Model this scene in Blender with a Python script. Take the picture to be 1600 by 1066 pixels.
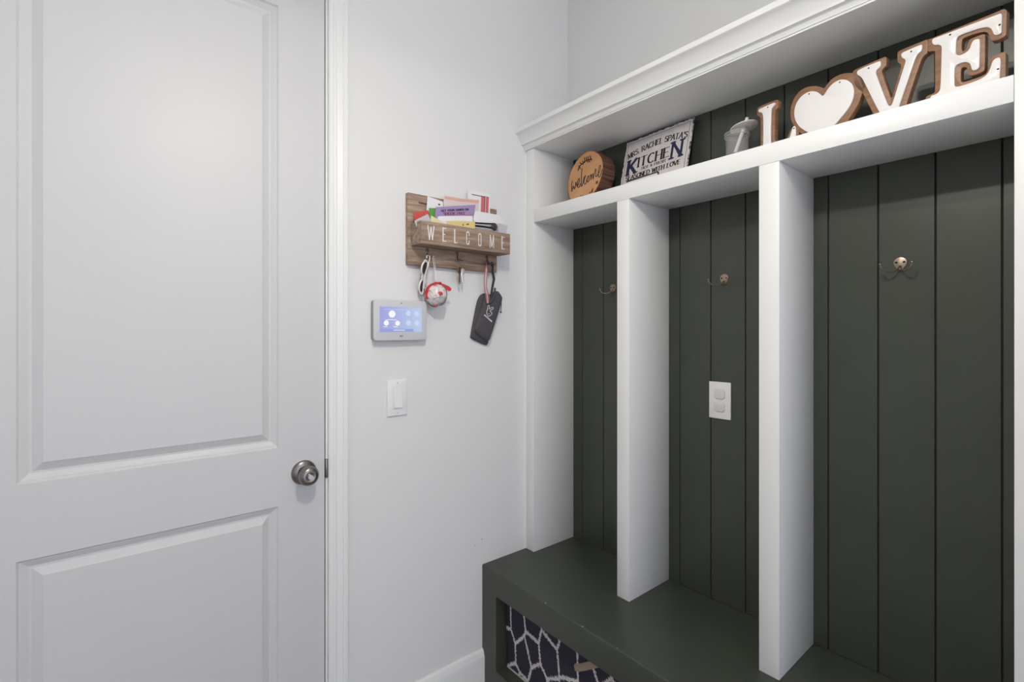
import bpy, bmesh, math, random
from mathutils import Vector, Matrix, Quaternion

random.seed(4)
scene = bpy.context.scene
for o in list(bpy.data.objects):
    bpy.data.objects.remove(o)
COL = scene.collection

# ------------------------------------------------------------------ camera
FPX, CX, HY, HC = 765.441, 800.0, 515.0, 1.34        # focal length / horizon in pixels of the 1600x1066 frame
AX = Vector((930.0, FPX)).normalized()               # room X axis in (right, forward)
AY = Vector((-630.0, FPX)).normalized()              # room Y axis in (right, forward)
cam_data = bpy.data.cameras.new('camera')
cam_data.sensor_width = 36.0
cam_data.lens = FPX / 1600 * 36.0
cam_data.shift_y = -(533.0 - HY) / 1600
cam_data.clip_start = 0.02
cam = bpy.data.objects.new('camera', cam_data)
COL.objects.link(cam)
cam.location = (0, 0, HC)
cam.rotation_euler = (math.pi / 2, 0, -math.atan2(AX[1], AY[1]))
scene.camera = cam

# ------------------------------------------------------------------ world and exposure
world = bpy.data.worlds.new('world')
scene.world = world
world.use_nodes = True
bg = world.node_tree.nodes['Background']
bg.inputs[0].default_value = (0.85, 0.87, 1.0, 1)
bg.inputs[1].default_value = 2.2
LAMP_STRENGTH = 900.0
FILL_UPLIGHT_STRENGTH = 240.0
scene.view_settings.view_transform = 'Standard'
scene.view_settings.look = 'None'
scene.view_settings.gamma = 1.0
scene.view_settings.use_curve_mapping = False
scene.view_settings.exposure = -0.12

# ------------------------------------------------------------------ room measures (metres)
YD = 1.428      # face of the wall with the door
XF = 1.243      # face frame of the hall tree
XB = 1.461      # face of the green boards
XW = 1.475      # wall behind the boards
XN = 1.0365     # front of the bench
ZB = 0.4955     # bench top
ZS0, ZS1 = 1.7455, 1.794   # shelf underside / top
ZC = 2.028      # underside of the top
ZCEIL = 2.72
YEND = 0.055    # right end of the built-in unit


# ------------------------------------------------------------------ pixel helpers (a pixel gives a direction only)
def ray(px, py):
    r = Vector(((px - CX) / FPX, 1.0))
    return Vector((r.dot(AX), r.dot(AY), (HY - py) / FPX))


def on_y(y, px, py):
    d = ray(px, py)
    return d * (y / d[1]) + Vector((0, 0, HC))


def on_x(x, px, py):
    d = ray(px, py)
    return d * (x / d[0]) + Vector((0, 0, HC))


def on_plane(p0, n, px, py):
    d = ray(px, py)
    c = Vector((0, 0, HC))
    return c + d * ((p0 - c).dot(n) / d.dot(n))


# ------------------------------------------------------------------ materials
def mat(name, color, rough=0.5, metal=0.0, spec=0.5, **kw):
    m = bpy.data.materials.new(name)
    m.use_nodes = True
    b = m.node_tree.nodes['Principled BSDF']
    b.inputs['Base Color'].default_value = (*color, 1)
    b.inputs['Roughness'].default_value = rough
    b.inputs['Metallic'].default_value = metal
    b.inputs['Specular IOR Level'].default_value = spec
    for k, v in kw.items():
        b.inputs[k.replace('_', ' ')].default_value = v
    return m


def nodes(m):
    return m.node_tree.nodes, m.node_tree.links, m.node_tree.nodes['Principled BSDF']


def add_bump(m, scale, strength, detail=3, dist=0.002, stretch=None):
    n, l, b = nodes(m)
    tc = n.new('ShaderNodeTexCoord')
    mp = n.new('ShaderNodeMapping')
    if stretch:
        mp.inputs['Scale'].default_value = stretch
    t = n.new('ShaderNodeTexNoise')
    t.inputs['Scale'].default_value = scale
    t.inputs['Detail'].default_value = detail
    bp = n.new('ShaderNodeBump')
    bp.inputs['Strength'].default_value = strength
    bp.inputs['Distance'].default_value = dist
    l.new(tc.outputs['Object'], mp.inputs[0])
    l.new(mp.outputs[0], t.inputs['Vector'])
    l.new(t.outputs['Fac'], bp.inputs['Height'])
    l.new(bp.outputs[0], b.inputs['Normal'])
    return t


def add_color(m, stops, scale, detail=4, stretch=None, rough=0.6, dist=0.0):
    n, l, b = nodes(m)
    tc = n.new('ShaderNodeTexCoord')
    mp = n.new('ShaderNodeMapping')
    if stretch:
        mp.inputs['Scale'].default_value = stretch
    t = n.new('ShaderNodeTexNoise')
    t.inputs['Scale'].default_value = scale
    t.inputs['Detail'].default_value = detail
    t.inputs['Roughness'].default_value = rough
    t.inputs['Distortion'].default_value = dist
    r = n.new('ShaderNodeValToRGB')
    els = r.color_ramp.elements
    while len(els) < len(stops):
        els.new(0.5)
    for e, (p, c) in zip(els, stops):
        e.position = p
        e.color = (*c, 1)
    l.new(tc.outputs['Object'], mp.inputs[0])
    l.new(mp.outputs[0], t.inputs['Vector'])
    l.new(t.outputs['Fac'], r.inputs[0])
    l.new(r.outputs[0], b.inputs['Base Color'])
    return r


M = {}
M['wall'] = mat('wall_paint', (0.785, 0.792, 0.788), 0.75, spec=0.25)
add_bump(M['wall'], 90, 0.12, 3, 0.003)
M['ceiling'] = mat('ceiling_paint', (0.82, 0.82, 0.81), 0.9, spec=0.2)
M['trim'] = mat('white_trim_paint', (0.825, 0.835, 0.828), 0.38, spec=0.4)
add_bump(M['trim'], 30, 0.05, 2, 0.002)
M['door'] = mat('door_paint', (0.635, 0.643, 0.648), 0.42, spec=0.35)
add_bump(M['door'], 220, 0.05, 2, 0.001)
M['green'] = mat('dark_green_paint', (0.040, 0.046, 0.034), 0.36, spec=0.55)
add_color(M['green'], [(0.3, (0.043, 0.050, 0.038)), (0.7, (0.051, 0.058, 0.045))], 6, 4)
add_bump(M['green'], 160, 0.06, 3, 0.001)
M['groove'] = mat('groove_shadow_gap', (0.010, 0.011, 0.008), 0.8)
M['gapdark'] = mat('door_gap_shade', (0.05, 0.045, 0.045), 0.8)
M['floor'] = mat('floor_tile', (0.3, 0.28, 0.26), 0.35)
add_color(M['floor'], [(0.35, (0.27, 0.25, 0.23)), (0.65, (0.34, 0.32, 0.30))], 3, 5)
M['plastic'] = mat('white_plastic', (0.84, 0.84, 0.84), 0.3)
M['plastic2'] = mat('clear_white_plastic', (0.74, 0.73, 0.72), 0.25)
M['hole'] = mat('dark_hole', (0.02, 0.02, 0.02), 0.8)
M['nickel'] = mat('antique_nickel', (0.27, 0.245, 0.235), 0.3, 1.0)
M['button'] = mat('bright_nickel', (0.75, 0.74, 0.72), 0.25, 1.0)
M['bronze'] = mat('antique_brass', (0.36, 0.28, 0.22), 0.38, 1.0)
M['brass'] = mat('worn_brass', (0.42, 0.26, 0.10), 0.4, 1.0)
M['steel'] = mat('steel', (0.55, 0.54, 0.52), 0.3, 1.0)
M['black'] = mat('black_plastic', (0.018, 0.018, 0.02), 0.4)
M['ink'] = mat('black_ink', (0.015, 0.013, 0.014), 0.6)
M['navy'] = mat('navy_ink', (0.014, 0.020, 0.065), 0.55)
M['white'] = mat('white_paper', (0.83, 0.83, 0.85), 0.7)
M['paint_white'] = mat('white_stencil_paint', (0.78, 0.77, 0.75), 0.7)
M['enamel'] = mat('white_enamel', (0.86, 0.85, 0.84), 0.12, spec=0.6)
M['rackwood'] = mat('weathered_brown_wood', (0.3, 0.2, 0.13), 0.7)
add_color(M['rackwood'], [(0.28, (0.15, 0.095, 0.065)), (0.46, (0.29, 0.20, 0.14)), (0.60, (0.40, 0.30, 0.22)), (0.74, (0.56, 0.49, 0.43))], 14, 7, (0.55, 4, 6.5), 0.68)
M['signwood'] = mat('stained_wood_backing', (0.3, 0.17, 0.1), 0.45)
add_color(M['signwood'], [(0.3, (0.20, 0.100, 0.050)), (0.6, (0.30, 0.160, 0.088)), (0.8, (0.36, 0.20, 0.115))], 16, 5, (1, 1, 8))
M['signrim'] = mat('dark_rim', (0.10, 0.06, 0.055), 0.5)
M['slice'] = mat('wood_slice_face', (0.52, 0.28, 0.12), 0.55)
add_color(M['slice'], [(0.3, (0.50, 0.25, 0.105)), (0.7, (0.62, 0.34, 0.155))], 9, 5)
M['bark'] = mat('bark', (0.10, 0.045, 0.03), 0.9)
add_color(M['bark'], [(0.35, (0.045, 0.018, 0.012)), (0.65, (0.19, 0.085, 0.055))], 20, 5, (0.25, 1, 6))
M['tin'] = mat('distressed_white_tin', (0.66, 0.62, 0.62), 0.5)
add_color(M['tin'], [(0.28, (0.50, 0.45, 0.45)), (0.45, (0.67, 0.63, 0.63)), (0.8, (0.74, 0.70, 0.70))], 26, 7, None, 0.7)
M['tinedge'] = mat('rusted_tin_edge', (0.3, 0.25, 0.24), 0.7)
add_color(M['tinedge'], [(0.44, (0.05, 0.035, 0.035)), (0.56, (0.70, 0.66, 0.66))], 45, 4)
M['clear'] = mat('clear_plastic', (0.62, 0.60, 0.60), 0.05, Alpha=0.15)
M['clearrim'] = mat('clear_plastic_rim', (0.66, 0.64, 0.63), 0.1, Alpha=0.55)
M['lid'] = mat('cream_lid', (0.70, 0.66, 0.62), 0.5)
M['straw'] = mat('white_straw', (0.78, 0.78, 0.76), 0.4)
M['pouch'] = mat('charcoal_fabric', (0.075, 0.07, 0.078), 0.85)
add_bump(M['pouch'], 700, 0.3, 2, 0.001)
M['navystrap'] = mat('navy_strap', (0.035, 0.04, 0.055), 0.7)
M['pink'] = mat('pink_cord', (0.55, 0.16, 0.20), 0.7)
M['cord'] = mat('white_cord', (0.72, 0.70, 0.68), 0.7)
M['red'] = mat('red_ribbon', (0.62, 0.035, 0.05), 0.5)
M['whiteframe'] = mat('white_glossy_frame', (0.80, 0.78, 0.77), 0.25)
M['lens'] = mat('dark_lens', (0.055, 0.04, 0.045), 0.12)
M['panelgrey'] = mat('silver_plastic', (0.62, 0.63, 0.66), 0.35)
M['panelside'] = mat('grey_plastic_side', (0.30, 0.30, 0.33), 0.4)
M['logo'] = mat('grey_print', (0.16, 0.16, 0.17), 0.5)
M['purple'] = mat('purple_paper', (0.36, 0.28, 0.50), 0.6)
M['peach'] = mat('peach_paper', (0.74, 0.42, 0.34), 0.6)
M['cream'] = mat('cream_paper', (0.72, 0.64, 0.62), 0.6)
M['redpaper'] = mat('red_paper', (0.62, 0.08, 0.07), 0.55)
M['greenpaper'] = mat('green_paper', (0.10, 0.32, 0.06), 0.55)
M['yellow'] = mat('yellow_paper', (0.74, 0.60, 0.26), 0.6)
M['paleyellow'] = mat('pale_yellow_paper', (0.78, 0.70, 0.40), 0.6)
M['greypaper'] = mat('grey_paper', (0.55, 0.55, 0.60), 0.6)
M['stripe'] = mat('red_print', (0.62, 0.16, 0.18), 0.6)
M['darkstripe'] = mat('dark_red_print', (0.22, 0.05, 0.06), 0.6)
M['tan'] = mat('tan_leather', (0.36, 0.26, 0.20), 0.6)
M['dirt'] = mat('scuff', (0.25, 0.24, 0.24), 0.8)
M['chip'] = mat('paint_chip', (0.6, 0.6, 0.58), 0.6)


def mat_bin():
    m = mat('navy_trellis_fabric', (0.02, 0.02, 0.035), 0.85)
    n, l, b = nodes(m)
    tc = n.new('ShaderNodeTexCoord')
    mp = n.new('ShaderNodeMapping')
    mp.inputs['Rotation'].default_value = (math.radians(14), 0, 0)
    mp.inputs['Scale'].default_value = (1, 13.5, 8.0)
    nz = n.new('ShaderNodeTexNoise')
    nz.inputs['Scale'].default_value = 170
    nz.inputs['Detail'].default_value = 3
    v = n.new('ShaderNodeTexVoronoi')
    v.voronoi_dimensions = '2D'
    v.feature = 'DISTANCE_TO_EDGE'
    v.inputs['Scale'].default_value = 1
    v.inputs['Randomness'].default_value = 0.55
    sp = n.new('ShaderNodeSeparateXYZ')
    cb = n.new('ShaderNodeCombineXYZ')
    a = n.new('ShaderNodeMath'); a.operation = 'MULTIPLY_ADD'
    a.inputs[1].default_value = 0.20; a.inputs[2].default_value = -0.10
    s = n.new('ShaderNodeMath'); s.operation = 'ADD'
    r = n.new('ShaderNodeValToRGB')
    r.color_ramp.elements[0].position = 0.035; r.color_ramp.elements[0].color = (0.62, 0.58, 0.60, 1)
    r.color_ramp.elements[1].position = 0.060; r.color_ramp.elements[1].color = (0.022, 0.021, 0.036, 1)
    l.new(tc.outputs['Object'], mp.inputs[0])
    l.new(mp.outputs[0], sp.inputs[0])
    l.new(sp.outputs[1], cb.inputs[0]); l.new(sp.outputs[2], cb.inputs[1])
    l.new(cb.outputs[0], v.inputs['Vector'])
    l.new(tc.outputs['Object'], nz.inputs['Vector'])
    l.new(nz.outputs['Fac'], a.inputs[0])
    l.new(v.outputs['Distance'], s.inputs[0]); l.new(a.outputs[0], s.inputs[1])
    l.new(s.outputs[0], r.inputs[0])
    l.new(r.outputs[0], b.inputs['Base Color'])
    return m


M['bin'] = mat_bin()
M['binliner'] = mat('white_binding_tape', (0.55, 0.53, 0.53), 0.8)


def mat_ball():
    m = mat('printed_ornament_ball', (0.8, 0.75, 0.74), 0.12)
    r = add_color(m, [(0.30, (0.10, 0.11, 0.14)), (0.40, (0.55, 0.50, 0.48)), (0.47, (0.74, 0.70, 0.68)), (0.58, (0.74, 0.66, 0.64)), (0.64, (0.66, 0.10, 0.11)), (0.75, (0.72, 0.45, 0.44))], 34, 3)
    return m


M['ball'] = mat_ball()


def emis(name, color, strength):
    m = bpy.data.materials.new(name)
    m.use_nodes = True
    n = m.node_tree.nodes
    b = n['Principled BSDF']
    b.inputs['Base Color'].default_value = (0.02, 0.02, 0.02, 1)
    b.inputs['Roughness'].default_value = 0.2
    b.inputs['Emission Color'].default_value = (*color, 1)
    b.inputs['Emission Strength'].default_value = strength
    return m


M['lamp'] = emis('lamp_diffuser', (1.0, 0.94, 0.84), LAMP_STRENGTH)
M['fill_uplight'] = emis('fill_uplight_glow', (1.0, 0.94, 0.84), FILL_UPLIGHT_STRENGTH)  # glow of the added ring that fills in light from above
M['icon'] = emis('screen_icons', (0.95, 0.97, 1.0), 1.0)
M['iconfaint'] = emis('screen_faint_icons', (0.66, 0.74, 0.98), 0.95)
M['iconbar'] = emis('screen_bar', (0.36, 0.42, 0.86), 0.85)


def mat_screen():
    m = emis('screen_glow', (0.5, 0.55, 0.95), 0.85)
    n, l, b = nodes(m)
    tc = n.new('ShaderNodeTexCoord')
    sp = n.new('ShaderNodeSeparateXYZ')
    mr = n.new('ShaderNodeMapRange')
    mr.inputs['From Min'].default_value = -0.06
    mr.inputs['From Max'].default_value = 0.06
    r = n.new('ShaderNodeValToRGB')
    r.color_ramp.elements[0].color = (0.44, 0.46, 0.90, 1)
    r.color_ramp.elements[1].color = (0.58, 0.72, 0.98, 1)
    l.new(tc.outputs['Object'], sp.inputs[0])
    l.new(sp.outputs[0], mr.inputs[0])
    l.new(mr.outputs[0], r.inputs[0])
    l.new(r.outputs[0], b.inputs['Emission Color'])
    return m


M['screen'] = mat_screen()


# ------------------------------------------------------------------ mesh helpers
def finish(name, bm, material, parent=None, smooth=False, sharp=35):
    """link a bmesh (world coordinates) as one object with its origin at the middle of its base"""
    bmesh.ops.remove_doubles(bm, verts=bm.verts, dist=1e-7)
    me = bpy.data.meshes.new(name)
    xs = [v.co.copy() for v in bm.verts]
    c = Vector([(min(p[i] for p in xs) + max(p[i] for p in xs)) / 2 for i in range(3)])
    if parent is None:
        c[2] = min(p[2] for p in xs)
    for v in bm.verts:
        v.co -= c
    bm.to_mesh(me)
    bm.free()
    if smooth:
        for p in me.polygons:
            p.use_smooth = True
        me.set_sharp_from_angle(angle=math.radians(sharp))
    me.materials.append(M[material] if isinstance(material, str) else material)
    o = bpy.data.objects.new(name, me)
    COL.objects.link(o)
    if parent is not None:
        o.parent = parent
        base = Vector((0, 0, 0))
        p = parent
        while p is not None:
            base += p.location
            p = p.parent
        o.location = c - base
    else:
        o.location = c
    return o


def tag(o, label=None, cat=None, group=None, kind=None):
    if label: o['label'] = label
    if cat: o['category'] = cat
    if group: o['group'] = group
    if kind: o['kind'] = kind
    return o


def thing(name, loc, label, cat, group=None, kind=None):
    o = bpy.data.objects.new(name, None)
    o.empty_display_size = 0.05
    COL.objects.link(o)
    o.location = loc
    return tag(o, label, cat, group, kind)


def bm_box(bm, lo, hi, bevel=0.0, seg=2):
    b = bmesh.new()
    bmesh.ops.create_cube(b, size=1)
    for v in b.verts:
        v.co = Vector([lo[i] + (v.co[i] + 0.5) * (hi[i] - lo[i]) for i in range(3)])
    if bevel:
        bmesh.ops.bevel(b, geom=list(b.edges), offset=bevel, segments=seg, profile=0.5, affect='EDGES')
    merge(bm, b)


def merge(bm, b):
    me = bpy.data.meshes.new('tmp')
    b.to_mesh(me)
    b.free()
    bm.from_mesh(me)
    bpy.data.meshes.remove(me)


def box(name, lo, hi, material, parent=None, bevel=0.0, seg=2):
    bm = bmesh.new()
    bm_box(bm, lo, hi, bevel, seg)
    return finish(name, bm, material, parent, smooth=bevel > 0)


def chaikin(pts, n=2, closed=True):
    pts = [Vector(p) for p in pts]
    for _ in range(n):
        out = []
        m = len(pts)
        for i in range(m if closed else m - 1):
            a, b = pts[i], pts[(i + 1) % m]
            out += [a * 0.75 + b * 0.25, a * 0.25 + b * 0.75]
        if not closed:
            out = [pts[0]] + out + [pts[-1]]
        pts = out
    return pts


def bm_slab(bm, pts, depth, bevel=0.0):
    """flat outline (list of 3D points) given thickness along the vector depth; front is the outline itself"""
    b = bmesh.new()
    vs = [b.verts.new(p) for p in pts]
    f = b.faces.new(vs)
    r = bmesh.ops.extrude_face_region(b, geom=[f])
    nv = [e for e in r['geom'] if isinstance(e, bmesh.types.BMVert)]
    bmesh.ops.translate(b, verts=nv, vec=Vector(depth))
    bmesh.ops.recalc_face_normals(b, faces=b.faces)
    if bevel:
        b.verts.ensure_lookup_table()
        s = set(vs)
        es = [e for e in b.edges if e.verts[0] in s and e.verts[1] in s]
        bmesh.ops.bevel(b, geom=es, offset=bevel, segments=2, profile=0.5, affect='EDGES', clamp_overlap=True)
    merge(bm, b)


def slab(name, pts, depth, material, parent=None, bevel=0.0):
    bm = bmesh.new()
    bm_slab(bm, pts, depth, bevel)
    return finish(name, bm, material, parent, smooth=bevel > 0, sharp=50)


def catmull(pts, n=6):
    pts = [Vector(p) for p in pts]
    out = []
    for i in range(len(pts) - 1):
        p0 = pts[max(i - 1, 0)]; p1 = pts[i]; p2 = pts[i + 1]; p3 = pts[min(i + 2, len(pts) - 1)]
        for k in range(n):
            t = k / n
            out.append(0.5 * ((2 * p1) + (p2 - p0) * t + (2 * p0 - 5 * p1 + 4 * p2 - p3) * t * t + (3 * p1 - p0 - 3 * p2 + p3) * t ** 3))
    out.append(pts[-1])
    return out


def bm_tube(bm, pts, r, seg=8, flat=1.0, cap=True, up=None):
    pts = [Vector(p) for p in pts]
    rs = r if isinstance(r, (list, tuple)) else [r] * len(pts)
    t0 = (pts[1] - pts[0]).normalized()
    u = Vector(up) if up else (Vector((0, 0, 1)) if abs(t0.z) < 0.9 else Vector((1, 0, 0)))
    rings = []
    for i, p in enumerate(pts):
        t = (pts[min(i + 1, len(pts) - 1)] - pts[max(i - 1, 0)])
        t = t.normalized() if t.length > 0 else t0
        u = (u - t * u.dot(t))
        u = u.normalized() if u.length > 1e-6 else t.orthogonal().normalized()
        w = t.cross(u)
        rings.append([bm.verts.new(p + (u * math.cos(a) + w * math.sin(a) * flat) * rs[i]) for a in [2 * math.pi * k / seg for k in range(seg)]])
    for a, b in zip(rings, rings[1:]):
        for k in range(seg):
            bm.faces.new((a[k], a[(k + 1) % seg], b[(k + 1) % seg], b[k]))
    if cap:
        bm.faces.new(list(reversed(rings[0])))
        bm.faces.new(rings[-1])


def tube(name, pts, r, material, parent=None, seg=8, smooth_n=0, flat=1.0, up=None):
    bm = bmesh.new()
    if smooth_n:
        n0 = len(pts)
        pts = catmull(pts, smooth_n)
        if isinstance(r, (list, tuple)):
            r = [r[min(int(i / smooth_n), n0 - 1)] + (r[min(int(i / smooth_n) + 1, n0 - 1)] - r[min(int(i / smooth_n), n0 - 1)]) * (i % smooth_n) / smooth_n for i in range(len(pts))]
    bm_tube(bm, pts, r, seg, flat, True, up)
    return finish(name, bm, material, parent, smooth=True, sharp=60)


def bm_lathe(bm, prof, origin, axis, seg=32, squash=None):
    """prof: list of (radius, distance along axis)"""
    axis = Vector(axis).normalized()
    u = axis.orthogonal().normalized()
    w = axis.cross(u)
    o = Vector(origin)
    rings = []
    for r, h in prof:
        if r < 1e-6:
            rings.append([bm.verts.new(o + axis * h)])
        else:
            rings.append([bm.verts.new(o + axis * h + (u * math.cos(a) + w * math.sin(a)) * r) for a in [2 * math.pi * k / seg for k in range(seg)]])
    for a, b in zip(rings, rings[1:]):
        if len(a) == 1 and len(b) == 1:
            continue
        for k in range(seg):
            k2 = (k + 1) % seg
            if len(a) == 1:
                bm.faces.new((a[0], b[k2], b[k]))
            elif len(b) == 1:
                bm.faces.new((a[k], a[k2], b[0]))
            else:
                bm.faces.new((a[k], a[k2], b[k2], b[k]))
    bmesh.ops.recalc_face_normals(bm, faces=bm.faces)


def lathe(name, prof, origin, axis, material, parent=None, seg=32, sharp=40):
    bm = bmesh.new()
    bm_lathe(bm, prof, origin, axis, seg)
    return finish(name, bm, material, parent, smooth=True, sharp=sharp)


def ball_prof(r, n=16):
    return [(r * math.sin(math.pi * i / n), -r * math.cos(math.pi * i / n)) for i in range(n + 1)]


def extrude_y(name, prof, y0, y1, material, parent=None, smooth=False):
    """profile of (x, z) points swept along y"""
    bm = bmesh.new()
    a = [bm.verts.new((x, y0, z)) for x, z in prof]
    b = [bm.verts.new((x, y1, z)) for x, z in prof]
    n = len(prof)
    for k in range(n):
        bm.faces.new((a[k], a[(k + 1) % n], b[(k + 1) % n], b[k]))
    bm.faces.new(a); bm.faces.new(list(reversed(b)))
    bmesh.ops.recalc_face_normals(bm, faces=bm.faces)
    return finish(name, bm, material, parent, smooth=smooth, sharp=30)


# ------------------------------------------------------------------ stroke lettering
def arc(cx, cy, rx, ry, a0, a1, n=10):
    return [(cx + rx * math.cos(math.radians(a0 + (a1 - a0) * i / n)), cy + ry * math.sin(math.radians(a0 + (a1 - a0) * i / n))) for i in range(n + 1)]


G = {
    'A': [[(0.02, 0), (0.35, 1), (0.68, 0)], [(0.15, 0.36), (0.55, 0.36)]],
    'C': [arc(0.36, 0.5, 0.32, 0.48, 50, 310, 14)],
    'D': [[(0.08, 0), (0.08, 1)], [(0.08, 1)] + arc(0.25, 0.5, 0.4, 0.5, 80, -80, 10) + [(0.08, 0)]],
    'E': [[(0.08, 0), (0.08, 1)], [(0.08, 0.97), (0.55, 0.97)], [(0.08, 0.52), (0.45, 0.52)], [(0.08, 0.03), (0.58, 0.03)]],
    'F': [[(0.08, 0), (0.08, 1)], [(0.08, 0.97), (0.55, 0.97)], [(0.08, 0.52), (0.45, 0.52)]],
    'G': [arc(0.36, 0.5, 0.32, 0.48, 50, 330, 14), [(0.64, 0.26), (0.64, 0.48), (0.42, 0.48)]],
    'H': [[(0.08, 0), (0.08, 1)], [(0.62, 0), (0.62, 1)], [(0.08, 0.52), (0.62, 0.52)]],
    'I': [[(0.15, 0), (0.15, 1)]],
    'K': [[(0.08, 0), (0.08, 1)], [(0.62, 1), (0.1, 0.42)], [(0.25, 0.58), (0.66, 0)]],
    'L': [[(0.08, 0), (0.08, 1)], [(0.08, 0.03), (0.55, 0.03)]],
    'M': [[(0.06, 0), (0.10, 1)], [(0.10, 1), (0.42, 0.08), (0.74, 1)], [(0.74, 1), (0.78, 0)]],
    'N': [[(0.08, 0), (0.08, 1)], [(0.08, 1), (0.62, 0)], [(0.62, 0), (0.62, 1)]],
    'O': [arc(0.38, 0.5, 0.33, 0.48, 0, 360, 20)],
    'P': [[(0.08, 0), (0.08, 1)], [(0.08, 0.97)] + arc(0.32, 0.73, 0.25, 0.24, 90, -90, 8) + [(0.08, 0.49)]],
    'R': [[(0.08, 0), (0.08, 1)], [(0.08, 0.97)] + arc(0.32, 0.74, 0.25, 0.23, 90, -90, 8) + [(0.08, 0.51)], [(0.32, 0.5), (0.64, 0)]],
    'S': [arc(0.3, 0.75, 0.23, 0.22, 30, 270, 9) + arc(0.3, 0.27, 0.25, 0.25, 90, -150, 9)],
    'T': [[(0.34, 0), (0.34, 1)], [(0.03, 0.97), (0.65, 0.97)]],
    'U': [[(0.08, 1), (0.08, 0.3)] + arc(0.35, 0.28, 0.27, 0.26, 180, 360, 8) + [(0.62, 0.3), (0.62, 1)]],
    'V': [[(0.02, 1), (0.35, 0), (0.68, 1)]],
    'W': [[(0.02, 1), (0.24, 0), (0.45, 0.9), (0.66, 0), (0.88, 1)]],
    'Y': [[(0.03, 1), (0.33, 0.48), (0.63, 1)], [(0.33, 0.48), (0.33, 0)]],
    '&': [[(0.62, 0.45), (0.45, 0.08), (0.2, 0.02), (0.08, 0.22), (0.42, 0.72), (0.36, 0.95), (0.2, 0.9), (0.2, 0.7), (0.62, 0.02)]],
    "'": [[(0.1, 1), (0.08, 0.75)]],
    '.': [[(0.08, 0.06), (0.08, 0.0)]],
}
GW = {'I': 0.32, "'": 0.22, '.': 0.22, ' ': 0.42, 'M': 0.86, 'W': 0.92, 'E': 0.66, 'F': 0.62, 'L': 0.62, 'S': 0.62, 'P': 0.64, 'O': 0.78, 'C': 0.72}


STEP = [0]


def stroke(bm, pts2, to3, wv, wh, lift):
    """ribbon along a 2D polyline; wv = width of upright strokes, wh = width of level strokes"""
    o_ = to3(0, 0)
    nn = (to3(1, 0) - o_).cross(to3(0, 1) - o_).normalized()
    if nn.dot(Vector((0, 0, HC)) - o_) < 0:
        nn = -nn
    for a, b in zip(pts2, pts2[1:]):
        STEP[0] = (STEP[0] + 1) % 7
        dx, dy = b[0] - a[0], b[1] - a[1]
        L = math.hypot(dx, dy)
        if L < 1e-9:
            continue
        t = abs(dy) / L
        w = (wh + (wv - wh) * t) / 2
        ex, ey = dx / L * w * 0.35, dy / L * w * 0.35
        nx, ny = -dy / L * w, dx / L * w
        q = [(a[0] - ex + nx, a[1] - ey + ny), (a[0] - ex - nx, a[1] - ey - ny), (b[0] + ex - nx, b[1] + ey - ny), (b[0] + ex + nx, b[1] + ey + ny)]
        bm.faces.new([bm.verts.new(to3(*p) + nn * (STEP[0] * 1.6e-5)) for p in q])


def glyph(bm, ch, org, ex, ey, wv, wh, serif):
    """org, ex, ey: 3D origin and axes (ex/ey already scaled to one letter height)"""
    to3 = lambda x, y: org + ex * x + ey * y
    for pl in G.get(ch, []):
        stroke(bm, pl, to3, wv, wh, 0)
        if serif:
            for p, q in ((pl[0], pl[1]), (pl[-1], pl[-2])):
                if abs(p[1] - q[1]) > 0.15 and (p[1] < 0.02 or p[1] > 0.98) and ch not in "'.":
                    y = 0.03 if p[1] < 0.5 else 0.97
                    stroke(bm, [(p[0] - serif, y), (p[0] + serif, y)], to3, wv, wh, 0)


def line_text(name, s, p0, p1, up, h, material, parent, wv=0.16, wh=0.07, serif=0.13, bow=0.0, squeeze=None):
    """letters from p0 to p1 (3D, baseline), h = letter height, up = unit vector; bow lifts the middle of the baseline"""
    bm = bmesh.new()
    tot = sum(GW.get(c, 0.76) for c in s)
    d = p1 - p0
    L = d.length
    dn = d / L
    k = L / tot
    x = 0.0
    for c in s:
        w = GW.get(c, 0.76)
        if c != ' ':
            t = (x + w / 2) / tot
            off = bow * 4 * t * (1 - t)
            sl = bow * 4 * (1 - 2 * t) / L
            e1 = (dn + up * sl).normalized()
            nrm = dn.cross(up)
            e2 = nrm.cross(e1).normalized()
            kk = (k if squeeze is None else squeeze * h)
            org = p0 + dn * (x + w / 2) * k + up * off - e1 * kk * w / 2
            glyph(bm, c, org, e1 * kk, e2 * h, wv, wh, serif)
        x += w
    return finish(name, bm, material, parent)


# ================================================================== THE SETTING
def S(o, label, cat):
    return tag(o, label, cat, kind='structure')


DX0, DX1, DZ1 = -0.284, 0.478, 2.40        # door leaf
JX = 0.4815                               # jamb face beside the leaf
S(box('floor', (-1.42, -2.8, -0.06), (1.60, YD + 0.14, 0.0), 'floor'), 'beige tiled floor of the entry hall', 'floor')
S(box('ceiling', (-1.42, -2.8, ZCEIL), (1.60, YD + 0.14, ZCEIL + 0.08), 'ceiling'), 'flat white ceiling over the entry hall', 'ceiling')

bm = bmesh.new()
bm_box(bm, (JX + 0.02, YD, 0), (1.60, YD + 0.12, ZCEIL))
bm_box(bm, (-1.42, YD, 0), (DX0 - 0.024, YD + 0.12, ZCEIL))
bm_box(bm, (DX0 - 0.024, YD, DZ1 + 0.02), (JX + 0.02, YD + 0.12, ZCEIL))
S(finish('wall_front', bm, 'wall'), 'white painted wall holding the door and key rack', 'wall')
S(box('wall_right', (XW, -2.8, 0), (1.60, YD, ZCEIL), 'wall'), 'white wall above and behind the built-in lockers', 'wall')

S(box('wall_left', (-1.42, -2.8, 0), (-1.30, YD, ZCEIL), 'wall'), 'plain white wall opposite the lockers', 'wall')

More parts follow.
